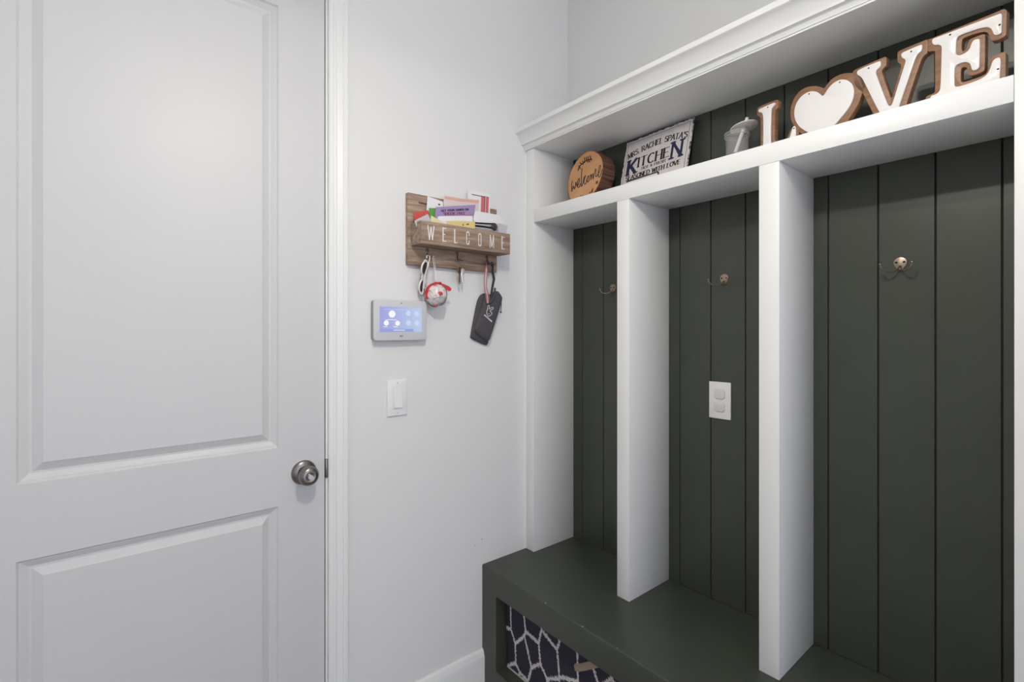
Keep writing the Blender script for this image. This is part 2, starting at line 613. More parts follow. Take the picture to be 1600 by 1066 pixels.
# door jamb and casing (trim)
tr = thing('trim_1', (JX, YD, 0), 'white moulded casing around the white door', 'door casing', kind='structure')
bm = bmesh.new()
bm_box(bm, (JX, YD + 0.001, 0), (JX + 0.02, YD + 0.12, DZ1 + 0.02))
bm_box(bm, (DX0 - 0.024, YD + 0.001, 0), (DX0 - 0.004, YD + 0.12, DZ1 + 0.02))
bm_box(bm, (DX0 - 0.004, YD + 0.001, DZ1 + 0.004), (JX, YD + 0.12, DZ1 + 0.02))
finish('jamb', bm, 'trim', tr)
bm = bmesh.new()
bm_box(bm, (DX0 - 0.0035, YD + 0.045, 0), (JX - 0.0005, YD + 0.052, DZ1 + 0.003))
finish('gap_shade_sheet', bm, 'gapdark', tr)  # dark sheet behind the leaf; its colour stands for shade in the gap


def casing(name, x_in, sgn):
    # (distance from the opening, height off the wall)
    prof = [(0, 0), (0, 0.009), (0.003, 0.011), (0.012, 0.0115), (0.0145, 0.0135), (0.019, 0.0145), (0.0225, 0.0125), (0.030, 0.014), (0.0385, 0.0165), (0.041, 0.015), (0.045, 0.0175), (0.0525, 0.018), (0.0545, 0.016), (0.0545, 0)]
    bm = bmesh.new()
    a = [bm.verts.new((x_in + sgn * d, YD - h, 0)) for d, h in prof]
    b = [bm.verts.new((x_in + sgn * d, YD - h, DZ1 + 0.02 + d)) for d, h in prof]
    n = len(prof)
    for k in range(n):
        bm.faces.new((a[k], a[(k + 1) % n], b[(k + 1) % n], b[k]))
    bm.faces.new(a); bm.faces.new(b)
    bmesh.ops.recalc_face_normals(bm, faces=bm.faces)
    return finish(name, bm, 'trim', tr, smooth=True, sharp=25)


casing('casing', JX + 0.0055, 1)
casing('casing', DX0 - 0.0095, -1)
box('head_casing', (DX0 - 0.0095, YD - 0.016, DZ1 + 0.02), (JX + 0.0055, YD, DZ1 + 0.075), 'trim', tr, 0.003)
p = on_y(YD, 509, 732)
sp = box('strike_plate', (JX - 0.0012, YD - 0.0035, p.z - 0.027), (JX + 0.0062, YD + 0.03, p.z + 0.027), 'nickel', tr, 0.0012)
tag(sp, 'small dark metal strike plate')

# baseboard
prof = [(0, 0), (0.015, 0), (0.015, 0.168), (0.0135, 0.176), (0.011, 0.180), (0.010, 0.187), (0.007, 0.193), (0.004, 0.1955), (0, 0.1955)]
bm = bmesh.new()
a = [bm.verts.new((JX + 0.0605, YD - d, z)) for d, z in prof]
b = [bm.verts.new((XN + 0.004, YD - d, z)) for d, z in prof]
for k in range(len(prof)):
    k2 = (k + 1) % len(prof)
    bm.faces.new((a[k], a[k2], b[k2], b[k]))
bm.faces.new(a); bm.faces.new(b)
bmesh.ops.recalc_face_normals(bm, faces=bm.faces)
S(finish('baseboard_front', bm, 'trim', smooth=True), 'white baseboard between the door casing and green bench', 'baseboard')

# ---- door leaf
door = thing('door_1', ((DX0 + DX1) / 2, YD, 0), 'white two-panel interior door with a dark nickel knob', 'door', kind='structure')
PX0, PX1 = -0.1477, 0.3557
PANELS = [(0.24, 0.8600), (1.0190, 2.2180)]
bm = bmesh.new()
yf, yb = YD, YD + 0.035


def quad(bm, x0, x1, z0, z1, y):
    bm.faces.new([bm.verts.new(q) for q in ((x0, y, z0), (x1, y, z0), (x1, y, z1), (x0, y, z1))])


quad(bm, DX0, PX0, 0.008, DZ1, yf)
quad(bm, PX1, DX1, 0.008, DZ1, yf)
zs = [0.008, PANELS[0][0], PANELS[0][1], PANELS[1][0], PANELS[1][1], DZ1]
for i in (0, 2, 4):
    quad(bm, PX0, PX1, zs[i], zs[i + 1], yf)
quad(bm, DX0, DX1, 0.008, DZ1, yb)
for x in (DX0, DX1):
    bm.faces.new([bm.verts.new(q) for q in ((x, yf, 0.008), (x, yb, 0.008), (x, yb, DZ1), (x, yf, DZ1))])
for z in (0.008, DZ1):
    bm.faces.new([bm.verts.new(q) for q in ((DX0, yf, z), (DX1, yf, z), (DX1, yb, z), (DX0, yb, z))])
finish('door_frame', bm, 'door', door)
RINGS = [(0, 0), (0.004, 0.0045), (0.0055, 0.0045), (0.008, 0.0055), (0.018, 0.0105), (0.0225, 0.0105), (0.0385, 0.0030), (0.0405, 0.0018)]
for z0, z1 in PANELS:
    bm = bmesh.new()
    rr = []
    for ins, dep in RINGS:
        rr.append([bm.verts.new(q) for q in ((PX0 + ins, yf + dep, z0 + ins), (PX1 - ins, yf + dep, z0 + ins), (PX1 - ins, yf + dep, z1 - ins), (PX0 + ins, yf + dep, z1 - ins))])
    for a, b in zip(rr, rr[1:]):
        for k in range(4):
            bm.faces.new((a[k], a[(k + 1) % 4], b[(k + 1) % 4], b[k]))
    bm.faces.new(rr[-1])
    finish('door_panel', bm, 'door', door)

kc = on_y(YD, 474.5, 738)
kb = bpy.data.objects.new('door_knob', None)
COL.objects.link(kb); kb.parent = door; kb.location = kc - door.location
tag(kb, 'round antique nickel door knob')
nY = (0, -1, 0)
lathe('rosette', [(0.0, 0.0), (0.0335, 0.0), (0.0335, 0.003), (0.0315, 0.0065), (0.028, 0.0085), (0.021, 0.012), (0.017, 0.0125), (0.0, 0.0125)], kc, nY, 'nickel', kb, 40)
lathe('knob', [(0.0125, 0.011), (0.0115, 0.018), (0.0125, 0.024), (0.018, 0.0285), (0.0235, 0.034), (0.0265, 0.041), (0.0268, 0.047), (0.0245, 0.054), (0.019, 0.0590), (0.012, 0.0610), (0.0105, 0.0600), (0.0, 0.0600)], kc, nY, 'nickel', kb, 40, 50)
lathe('lock_button', [(0.0066, 0.0595), (0.0066, 0.0635), (0.0056, 0.0645), (0.0, 0.0645)], kc, nY, 'button', kb, 24)
lathe('pin_hole', [(0.003, 0.0087), (0.003, 0.0092), (0, 0.0092)], kc + Vector((-0.0235, 0, -0.004)), nY, 'hole', kb, 12)

# ================================================================== BENCH
bench = thing('storage_bench', (XN, (YD + YEND) / 2, 0), 'dark green built-in bench with open cubbies below the lockers', 'bench')
extrude_y('bench_top', [(XN, ZB - 0.0400), (XN, ZB - 0.0040), (XN + 0.0008, ZB - 0.0018), (XN + 0.0020, ZB - 0.0006), (XN + 0.0042, ZB), (XB + 0.0005, ZB), (XB + 0.0005, ZB - 0.0400)], YEND, YD - 0.0005, 'green', bench, True)
OZ0, OZ1 = 0.154, 0.413
OP = [(0.7815, 1.3469), (0.136, 0.7015)]
zt = ZB - 0.0400
box('top_rail', (XN, YEND, OZ1), (XN + 0.021, YD - 0.0005, zt), 'green', bench)
box('bottom_rail', (XN, YEND, 0.0), (XN + 0.021, YD - 0.0005, OZ0), 'green', bench)
for y0, y1 in ((1.3469, YD - 0.0005), (0.7015, 0.7815), (YEND, 0.136)):
    box('stile', (XN, y0, OZ0), (XN + 0.021, y1, OZ1), 'green', bench)
for y0, y1 in ((1.3469, 1.365), (0.7325, 0.7505), (YEND, 0.075)):
    box('partition', (XN + 0.021, y0, OZ0 - 0.018), (XB, y1, zt), 'green', bench)
box('cubby_floor', (XN + 0.021, YEND, OZ0 - 0.018), (XB, YD - 0.001, OZ0), 'green', bench)
box('cubby_back', (XB, YEND, 0.0), (XB + 0.012, YD - 0.001, zt), 'green', bench)
for px, py, r in ((851, 936, 0.0022), (909, 979, 0.0020), (963, 1013, 0.0012)):
    q = on_x(XN, px, py)
    zz = ZB - 0.001
    lathe('paint_chip', [(0, 0), (r, 0.0), (r * 0.6, 0.0003), (0, 0.0003)], Vector((XN + 0.0035, q.y, ZB)), (0, 0, 1), 'chip', bench, 7)

# ================================================================== HALL TREE (white lockers with green boards)
ht = thing('locker_unit', (XF, (YD + YEND) / 2, ZB), 'white built-in locker unit with dark green board backing and crown top', 'lockers')
e = 0.0006
box('stile', (XF, 1.3805, ZB + e), (XB - e, YD - e, ZC), 'trim', ht, 0.0012)
box('stile', (XF, YEND, ZB + e), (XB - e, 0.1052, ZC), 'trim', ht, 0.0012)
box('divider', (XF, 0.9400, ZB + e), (XB - e, 0.9868, ZS0 - 0.0004), 'trim', ht, 0.0012)
box('divider', (XF, 0.5005, ZB + e), (XB - e, 0.5483, ZS0 - 0.0004), 'trim', ht, 0.0012)
box('shelf', (XF, 0.1055, ZS0), (XB - e, 1.3800, ZS1), 'trim', ht, 0.0012)
box('top_panel', (XF, YEND, ZC + 0.0004), (XW - e, YD - e, 2.095), 'trim', ht)
prof = [(XF, 2.0285), (1.2365, 2.0275), (1.2365, 2.0315), (1.2335, 2.0325), (1.2325, 2.0370), (1.2295, 2.0425), (1.2245, 2.0450), (1.2195, 2.0455), (1.2190, 2.0500),
        (1.2160, 2.0560), (1.2115, 2.0640), (1.2065, 2.0715), (1.2010, 2.0775), (1.1950, 2.0815), (1.1915, 2.0830), (1.1895, 2.0850), (1.1890, 2.0975), (1.1900, 2.0995), (XF, 2.0995)]
extrude_y('crown_molding', prof, YEND - 0.03, YD - e, 'trim', ht, True)
# backing sheet behind the boards, then the boards one by one
box('backing_sheet', (XB + 0.004, YEND, ZB), (XW - e, YD - e, 2.03), 'groove', ht)
edges = [YEND] + [0.1413 + 0.10838 * k for k in range(12)] + [YD - 0.001]
for a, b in zip(edges, edges[1:]):
    g0 = 0.0 if a == YEND else 0.0016
    g1 = 0.0 if b > 1.42 else 0.0016
    box('board', (XB, a + g0, ZB + e), (XB + 0.0125, b - g1, ZC), 'green', ht, 0.0007, 1)
# thin caulk bead where the left stile meets the wall
tube('caulk_bead', [(XF + 0.001, YD - 0.001, ZB + 0.001), (XF + 0.001, YD - 0.001, ZC - 0.01)], 0.003, 'trim', ht, 6)


# ================================================================== COAT HOOKS
def coat_hook(y, z, label):
    c = Vector((XB, y, z))
    t = thing('coat_hook', c + Vector((0, 0, -0.022)), label, 'hook', 'coat hooks in the lockers')
    out = []
    for i in range(28):
        a = 2 * math.pi * i / 28
        r = 0.0135
        w = math.cos(a) * r
        h = math.sin(a) * r
        if h < 0:
            w *= 1 - 0.42 * (-h / r) ** 1.5
            h *= 1.45
        out.append(c + Vector((-0.003, -w, h + 0.002)))
    slab('plate', out, (0.0028, 0, 0), 'bronze', t, 0.0010)
    for s in (-1, 1):
        lathe('screw', [(0, 0.003), (0.0026, 0.003), (0.0026, 0.0036), (0.001, 0.0042), (0, 0.0042)], c + Vector((0, s * 0.0075, 0.003)), (-1, 0, 0), 'hole', t, 12)
        pts = [(-0.003, 0.001 * s, -0.006), (-0.010, 0.003 * s, -0.013), (-0.020, 0.011 * s, -0.0185), (-0.030, 0.021 * s, -0.0185), (-0.037, 0.0275 * s, -0.0125), (-0.0395, 0.0300 * s, -0.0045)]
        arm = tube('arm', [c + Vector(q) for q in pts], 0.0019, 'bronze', t, 10, 5)
        lathe('knob_tip', ball_prof(0.0033, 10), c + Vector((-0.0398, 0.0302 * s, -0.0025)), (0, 0, 1), 'bronze', arm, 16)
    lathe('boss', ball_prof(0.0042, 10), c + Vector((-0.0045, 0, -0.0135)), (0, 0, 1), 'bronze', t, 16)


coat_hook(1.178, 1.4945, 'double coat hook in the leftmost narrow locker bay, partly hidden')
coat_hook(0.7475, 1.4950, 'double coat hook in the middle locker bay above the outlet')
coat_hook(0.3140, 1.4975, 'double coat hook in the right locker bay, fully visible')

# ================================================================== OUTLET
oc = Vector((XB, 0.7604, 1.1208))
t = thing('wall_outlet', oc + Vector((0, 0, -0.056)), 'white outlet plate with two plug covers on green boards', 'outlet')
box('cover_plate', (XB - 0.0055, oc.y - 0.035, oc.z - 0.057), (XB - 0.0003, oc.y + 0.035, oc.z + 0.057), 'plastic', t, 0.0025, 3)
for s in (-1, 1):
    pts = []
    for i in range(24):
        a = 2 * math.pi * i / 24
        pts.append(Vector((XB - 0.0085, oc.y + 0.0175 * max(-0.88, min(0.88, math.cos(a))) / 0.88, oc.z + 0.0195 * s + 0.0150 * max(-0.86, min(0.86, math.sin(a))) / 0.86)))
    slab('plug_cover', pts, (0.0032, 0, 0), 'plastic2', t, 0.0012)
lathe('screw', [(0, 0), (0.003, 0), (0.0025, 0.0008), (0, 0.0010)], oc + Vector((-0.0055, 0, 0)), (-1, 0, 0), 'plastic', t, 12)

# ================================================================== LIGHT SWITCH
sc = (on_y(YD, 603.5, 622.5) + on_y(YD, 635.5, 620.5)) / 2
t = thing('light_switch', (sc.x, YD, sc.z - 0.057), 'white rocker light switch below the alarm panel', 'light switch')
box('cover_plate', (sc.x - 0.035, YD - 0.0060, sc.z - 0.057), (sc.x + 0.035, YD - 0.0003, sc.z + 0.057), 'plastic', t, 0.0028, 3)
bm = bmesh.new()
x0, x1, z0, z1 = sc.x - 0.0165, sc.x + 0.0165, sc.z - 0.0335, sc.z + 0.0335
ys = YD - 0.0062
for a, b, c_, d in ((x0, x0 + 0.0012, z0, z1), (x1 - 0.0012, x1, z0, z1), (x0, x1, z1 - 0.0012, z1), (x0, x1, z0, z0 + 0.0012)):
    bm_box(bm, (a, ys - 0.0006, c_), (b, YD - 0.004, d))
finish('rocker_frame', bm, 'plastic', t)
bm = bmesh.new()
v = [bm.verts.new(q) for q in ((x0 + 0.0025, ys - 0.0052, z0 + 0.003), (x1 - 0.0025, ys - 0.0052, z0 + 0.003), (x1 - 0.0025, ys - 0.0005, z1 - 0.003), (x0 + 0.0025, ys - 0.0005, z1 - 0.003))]
w = [bm.verts.new((q.co.x, YD - 0.004, q.co.z)) for q in v]
bm.faces.new(v)
for k in range(4):
    bm.faces.new((v[k], v[(k + 1) % 4], w[(k + 1) % 4], w[k]))
bmesh.ops.recalc_face_normals(bm, faces=bm.faces)
finish('rocker', bm, 'plastic', t)
for s in (-1, 1):
    lathe('screw', [(0, 0), (0.0026, 0), (0.002, 0.0006), (0, 0.0008)], Vector((sc.x, YD - 0.0060, sc.z + 0.047 * s)), nY, 'panelgrey', t, 12)

# ================================================================== ALARM PANEL
YP = YD - 0.026
ax0, ax1, az0, az1 = 0.6155, 0.7962, 1.3060, 1.4308
t = thing('alarm_panel', ((ax0 + ax1) / 2, YD, az0), 'silver wall-mounted touchscreen alarm panel with lit blue screen', 'alarm panel')


def rrect(x0, x1, z0, z1, r, y, n=5):
    out = []
    for cx, cz, a0 in ((x1 - r, z1 - r, 0), (x0 + r, z1 - r, 90), (x0 + r, z0 + r, 180), (x1 - r, z0 + r, 270)):
        for i in range(n + 1):
            a = math.radians(a0 + 90 * i / n)
            out.append(Vector((cx + r * math.cos(a), y, cz + r * math.sin(a))))
    return out


slab('back_housing', rrect(ax0 + 0.002, ax1 - 0.002, az0 + 0.002, az1 - 0.001, 0.008, YP + 0.006), (0, 0.0195, 0), 'panelside', t)
slab('front_bezel', rrect(ax0, ax1, az0, az1, 0.009, YP), (0, 0.006, 0), 'panelgrey', t, 0.0015)
sx0, sx1, sz0, sz1 = 0.6337, 0.7777, 1.3320, 1.4100
scr = box('screen', (sx0, YP - 0.0006, sz0), (sx1, YP + 0.002, sz1), 'screen', t)
ysn = YP - 0.0008


def scr_pt(px, py):
    return on_y(ysn, px, py)


def disc2(name, c, r, m, parent, d=nY, n=24):
    return lathe(name, [(0, 0), (r, 0), (r, 0.0002), (0, 0.0002)], c, d, m, parent, n)


k = 110 / 1303
for zx, zy, r in ((505, 425, 0.0112), (398, 590, 0.0082), (608, 595, 0.0080)):
    disc2('icon', scr_pt(570 + zx * k, 455 + zy * k), r, 'icon', scr)
for zx, zy in ((805, 410), (960, 420), (810, 590), (965, 590)):
    disc2('faint_icon', scr_pt(570 + zx * k, 455 + zy * k), 0.0085, 'iconfaint', scr)
box('status_bar', (sx0, ysn - 0.0001, sz0 + 0.001), (sx1 - 0.03, ysn + 0.0001, sz0 + 0.0095), 'iconbar', scr)
box('header_bar', (sx0 + 0.012, ysn - 0.0001, sz1 - 0.0085), (sx1 - 0.02, ysn + 0.0001, sz1 - 0.0075), 'iconfaint', scr)
for a, b, z in ((0.02, 0.055, sz0 + 0.037), (0.012, 0.026, sz0 + 0.0155), (0.045, 0.060, sz0 + 0.0155), (0.045, 0.085, sz0 + 0.005)):
    box('caption', (sx0 + a, ysn - 0.0002, z), (sx0 + b, ysn, z + 0.0018), 'icon', scr)
cq = on_y(YP, 627.5, 473.8)
lathe('camera_lens', [(0, 0), (0.0018, 0), (0.0018, 0.0004), (0, 0.0004)], cq, nY, 'black', t, 16)
lq = on_y(YP - 0.0002, 627.3, 525.5)
line_text('lettering', 'ADT', lq + Vector((-0.0058, -0.0002, -0.0022)), lq + Vector((0.0062, -0.0002, -0.0022)), Vector((0.30, 0, 1)).normalized(), 0.0052, 'logo', t, 0.26, 0.2, 0)

# ================================================================== KEY RACK
YR = YD - 0.018
rx0, rx1, rz0, rz1 = 0.7330, 1.0895, 1.5470, 1.7760
rack = thing('key_rack', ((rx0 + rx1) / 2, YD, rz0), 'weathered wooden mail and key rack lettered WELCOME', 'key rack')
box('backboard', (rx0, YR, rz0), (rx1, YD - 0.0004, rz1), 'rackwood', rack, 0.0020)
bx0, bx1, bz0, bz1, byf = 0.7425, 1.0965, 1.6065, 1.6775, 1.3425
box('box_front', (bx0, byf, bz0), (bx1, byf + 0.009, bz1), 'rackwood', rack, 0.0010)
box('box_side', (bx0, byf + 0.0092, bz0), (bx0 + 0.009, YR - 0.0002, bz1), 'rackwood', rack, 0.0010)
box('box_side', (bx1 - 0.009, byf + 0.0092, bz0), (bx1, YR - 0.0002, bz1), 'rackwood', rack, 0.0010)
box('box_bottom', (bx0 + 0.0092, byf + 0.0092, bz0), (bx1 - 0.0092, YR - 0.0002, bz0 + 0.008), 'rackwood', rack)
tube('rail', [on_y(YR - 0.0035, 654.5, 316), on_y(YR - 0.0035, 678, 320.5)], 0.0022, 'bronze', rack, 8)
# white condensed letters, one mesh each
for ch, zx in zip('WELCOME', (152, 392, 598, 812, 1025, 1240, 1440)):
    px = 660 + zx * 140 / 1600
    q = on_y(byf, px, 370)
    w = {'W': 0.0230, 'M': 0.0185}.get(ch, 0.0135)
    bm = bmesh.new()
    gw = {'W': 0.90, 'M': 0.84, 'O': 0.76, 'C': 0.68}.get(ch, 0.58)
    org = Vector((q.x - w / 2, byf - 0.0003, 1.6205))
    if ch == 'O' or ch == 'C':
        if ch == 'O':
            pl = [(0.1, 0.5), (0.1, 0.80)] + arc(0.38, 0.80, 0.28, 0.17, 180, 0, 8) + [(0.66, 0.2)] + arc(0.38, 0.20, 0.28, 0.17, 360, 180, 8) + [(0.1, 0.5)]
        else:
            pl = [(0.66, 0.70), (0.66, 0.80)] + arc(0.38, 0.80, 0.28, 0.17, 0, 180, 8) + [(0.1, 0.2)] + arc(0.38, 0.20, 0.28, 0.17, 180, 360, 8) + [(0.66, 0.30)]
        stroke(bm, pl, lambda x, y: org + Vector((x * w / 0.76, 0, y * 0.0435)), 0.17, 0.075, 0)
    else:
        glyph(bm, ch, org, Vector((w / gw, 0, 0)), Vector((0, 0, 0.0435)), 0.17 if ch not in 'WM' else 0.13, 0.06, 0)
    finish('letter', bm, 'paint_white', rack)
# three double hooks under the box
HOOKX = []
for px in (667.5, 714, 760):
    q = on_y(YR, px, 402)
    HOOKX.append(q.x)
    box('hook_plate', (q.x - 0.0055, YR - 0.0018, 1.571), (q.x + 0.0055, YR - 0.0001, 1.604), 'bronze', rack, 0.0008)
    for s in (-1, 1):
        tube('hook', [Vector((q.x + 0.002 * s, YR - 0.002, 1.590)), Vector((q.x + 0.004 * s, YR - 0.010, 1.578)), Vector((q.x + 0.009 * s, YR - 0.022, 1.573)), Vector((q.x + 0.0125 * s, YR - 0.030, 1.578)), Vector((q.x + 0.0135 * s, YR - 0.032, 1.586))], 0.0015, 'bronze', rack, 8, 4)


# ---- mail standing in the rack: each a sheet of its own, from back to front
def sheet(name, y, px, material, label, cat, base=None, th=0.0008, prints=(), lean=0.0):
    pts = [on_y(y, *p) for p in px]
    if base:
        pts += [Vector((on_y(y, b, 350).x, y, 1.6155)) for b in base]
    o = slab(name, pts, (0, th, 0), material)
    tag(o, label, cat, 'mail in the key rack')
    for pn, pl, pm in prints:
        slab(pn, [on_y(y - 0.0004, *p) for p in pl], (0, 0.0003, 0), pm, o)
    return o


sheet('coupon', 1.4070, [(731, 296.5), (766, 303)], 'white', 'white coupon with red stripes standing tallest in the key rack', 'coupon', (765, 730), prints=[
    ('red_stripe', [(752, 306), (757, 307), (756, 334), (751, 333)], 'stripe'),
    ('dark_stripe', [(757.2, 306.5), (758.6, 306.8), (757.6, 334), (756.2, 333.5)], 'darkstripe'),
    ('red_stripe', [(759.5, 307), (764, 308), (763, 334), (758.5, 334)], 'stripe'),
    ('dark_line', [(737, 303.2), (757, 307), (757, 308.2), (737, 304.4)], 'darkstripe')])
sheet('card', 1.4010, [(668, 306.5), (692.5, 315.5)], 'white', 'small blank white card tucked behind the purple flyer', 'card', (693, 662.5), prints=[
    ('ink_spot', [(684.5, 318.2), (688, 319), (688, 321), (685, 320.5)], 'ink')])
sheet('envelope', 1.3960, [(693.5, 309.5), (694.5, 305.5), (720, 309.5), (749, 312.5), (748, 318)], 'cream', 'cream and peach envelope behind the purple flyer', 'envelope', (745, 692), 0.0015, prints=[
    ('peach_band', [(695, 307.0), (720, 310.6), (748.5, 313.5), (748, 317.5), (743, 317), (720, 315), (695, 311)], 'peach')])
sheet('envelope', 1.3900, [(646.5, 333.5), (652, 331), (669, 328.5), (671, 336)], 'redpaper', 'red envelope at the left end of the key rack', 'envelope', (672, 652), 0.0012)
sheet('card', 1.3860, [(670.5, 325), (681, 325.5), (679, 338)], 'greenpaper', 'green card between the red envelope and purple flyer', 'card', (677, 672))
fl = sheet('flyer', 1.3800, [(680.5, 327.5), (681.5, 323.5), (693, 323), (743.2, 320), (741, 330), (739, 340)], 'purple', 'purple printed flyer in the middle of the key rack', 'flyer', (738, 680), prints=[
    ('red_print', [(728.5, 336), (737.5, 335.8), (737.5, 338.2), (728.3, 338.5)], 'redpaper')])
UPZ = Vector((0, 0, 1))
line_text('lettering', 'GET YOUR HANDS ON', on_y(1.3794, 689.5, 331), on_y(1.3794, 732.5, 328.5), UPZ, 0.0062, 'ink', fl, 0.26, 0.2, 0)
line_text('lettering', 'SHOOK FREE', on_y(1.3794, 693.5, 336.5), on_y(1.3794, 727.5, 335.5), UPZ, 0.0090, 'darkstripe', fl, 0.24, 0.16, 0)
sheet('envelope', 1.3740, [(683.5, 339.5), (687, 337.8), (738, 337.3), (739, 341)], 'white', 'white folded envelope just in front of the purple flyer', 'envelope', (738, 692), 0.0018)
sheet('leaflet', 1.3690, [(647.5, 346), (651, 343), (668.5, 334.5), (674, 344.5)], 'greypaper', 'pale leaflet sloping out over the left end of the key rack', 'leaflet', (675, 662))
sheet('envelope', 1.3690, [(740, 338), (743, 329.5), (779.5, 336), (787, 346), (785, 352)], 'white', 'large white envelope at the right end of the key rack', 'envelope', (783, 742), 0.0018)
sheet('sticky_note', 1.3640, [(673.5, 336.8), (698, 350.5)], 'paleyellow', 'pale yellow note folded to a point at the rack front', 'note', (697, 672))
sheet('paper', 1.3600, [(699, 345.5), (714, 345), (728, 345.8), (742, 346.5)], 'yellow', 'yellow paper strip showing above the box front', 'paper', (742, 700), 0.0012, prints=[
    ('ink_mark', [(723, 350), (724.2, 350), (724.2, 353), (723, 353)], 'ink'), ('ink_mark', [(729, 350), (733, 349.5), (733, 351), (729, 351.5)], 'ink')])
sheet('paper', 1.3570, [(778.5, 348.5), (793, 352.5), (791.5, 362)], 'greypaper', 'grey paper at the far right of the key rack', 'paper', (789, 779))
# black glasses lying on the mail
bg_t = thing('black_sunglasses', on_y(1.357, 760, 358), 'folded black sunglasses in the key rack beside the yellow paper', 'sunglasses', 'mail in the key rack')
yq = 1.3575
lathe('lens', [(0, -0.0015), (0.0105, -0.0015), (0.0118, 0), (0.0105, 0.0015), (0, 0.0015)], on_y(yq, 772.5, 354.5), (0.25, -1, 0), 'lens', bg_t, 24)
tube('rim', [on_y(yq, 772.5, 354.5) + Vector((0.0122 * math.cos(a), 0, 0.0122 * math.sin(a))) for a in [math.pi * 2 * i / 20 for i in range(21)]], 0.0014, 'black', bg_t, 6)
tube('temple', [on_y(yq, 771, 350), on_y(yq, 757, 349.5), on_y(yq, 743, 348.5)], 0.0030, 'black', bg_t, 8)
tube('temple', [on_y(yq - 0.001, 769, 356.5), on_y(yq - 0.001, 757, 354.5), on_y(yq - 0.001, 743, 353)], 0.0034, 'black', bg_t, 8)

# ================================================================== THINGS HANGING FROM THE RACK
def over_hook(i, s, r, along=0.0, drop=0.007):
    """points that carry a cord of radius r over the low part of one arm of rack hook i"""
    d = Vector((0.40 * s, -0.916, 0.0))
    pp = Vector((0.916, 0.40 * s, 0.0))
    low = Vector((HOOKX[i] + 0.009 * s, YR - 0.022, 1.573)) + d * along
    g = 0.0015 + r + 0.0012
    return [low - pp * g - Vector((0, 0, drop)), low - pp * g * 0.95 + Vector((0, 0, g * 0.5)), low + Vector((0, 0, g * 1.15)), low + pp * g * 0.95 + Vector((0, 0, g * 0.5)), low + pp * g - Vector((0, 0, drop))]



# --- white sunglasses, hung by one lens: local axes: a = along the frame (down), b = across a lens
def sunglasses():
    top = on_y(YD - 0.045, 665.5, 406.5)
    bot = on_y(YD - 0.019, 658.8, 459.0)
    t = thing('white_sunglasses', bot, 'white framed sunglasses hanging upright from the rack, left of ornament', 'sunglasses')
    av = (bot - top)
    L = av.length
    av.normalize()
    bv = Vector((0.859, 0.512, 0.0)); bv = (bv - av * bv.dot(av)).normalized()
    nv = av.cross(bv).normalized()

    def P(a, b, c=0.0):
        return top + av * (a * L) + bv * b + nv * c
    for i, ac in enumerate((0.24, 0.77)):
        loop = []
        for k in range(28):
            th = 2 * math.pi * k / 28
            loop.append((ac + 0.205 * math.cos(th), 0.0205 * math.sin(th)))
        rim = tube('rim', [P(a, b) for a, b in loop + loop[:2]], 0.0030, 'whiteframe', t, 8)
        slab('lens', [P(a, b * 0.92, -0.0006) for a, b in [(ac + (x - ac) * 0.92, y) for x, y in loop]], nv * 0.0012, 'lens', rim)
    tube('bridge', [P(0.42, -0.006), P(0.505, -0.012), P(0.59, -0.006)], 0.0024, 'whiteframe', t, 8, 4)
    sgn = 1 if nv.x > 0 else -1
    tube('temple', [P(0.02, -0.010, 0), P(0.0, -0.011, 0.006 * sgn), P(0.10, -0.004, 0.010 * sgn), P(0.50, -0.002, 0.0075 * sgn), P(0.84, 0.002, 0.0060 * sgn)], 0.0021, 'whiteframe', t, 8, 5)
    tube('temple', [P(0.98, -0.010, 0), P(1.0, -0.011, 0.008 * sgn), P(0.90, -0.012, 0.0105 * sgn), P(0.50, -0.012, 0.0095 * sgn), P(0.12, -0.008, 0.0150 * sgn)] + over_hook(0, -1, 0.0021, 0.0, 0.004)[::-1], 0.0021, 'whiteframe', t, 8, 5)


sunglasses()

# --- ornament ball
bc = on_y(YD - 0.0425, 681.5, 461.0)
t = thing('ornament_ball', bc + Vector((0, 0, -0.0365)), 'white printed ornament ball with a red ribbon hanging from rack', 'ornament')
lathe('ball', ball_prof(0.0365, 28), bc, (0, 0, 1), 'ball', t, 48)
lathe('cap', [(0.0, 0.0405), (0.006, 0.0405), (0.0065, 0.034), (0.0, 0.034)], bc, (0, 0, 1), 'steel', t, 16)
lp = bc + Vector((0, 0, 0.044))
tube('hanging_cord', [lp] + over_hook(0, 1, 0.0011, 0.003, 0.012) + [lp + Vector((0.0008, -0.0015, 0))], 0.0011, 'cord', t, 6, 5)
vd = (Vector((0, 0, HC)) - bc).normalized()            # towards the room


def ball_pt(px, py, lift=0.0012):
    d = ray(px, py)
    o = Vector((0, 0, HC)) - bc
    R = 0.0365 + lift
    A = d.dot(d); B = 2 * o.dot(d); C = o.dot(o) - R * R
    D = B * B - 4 * A * C
    s = (-B - math.sqrt(max(D, 0))) / (2 * A)
    return Vector((0, 0, HC)) + d * s


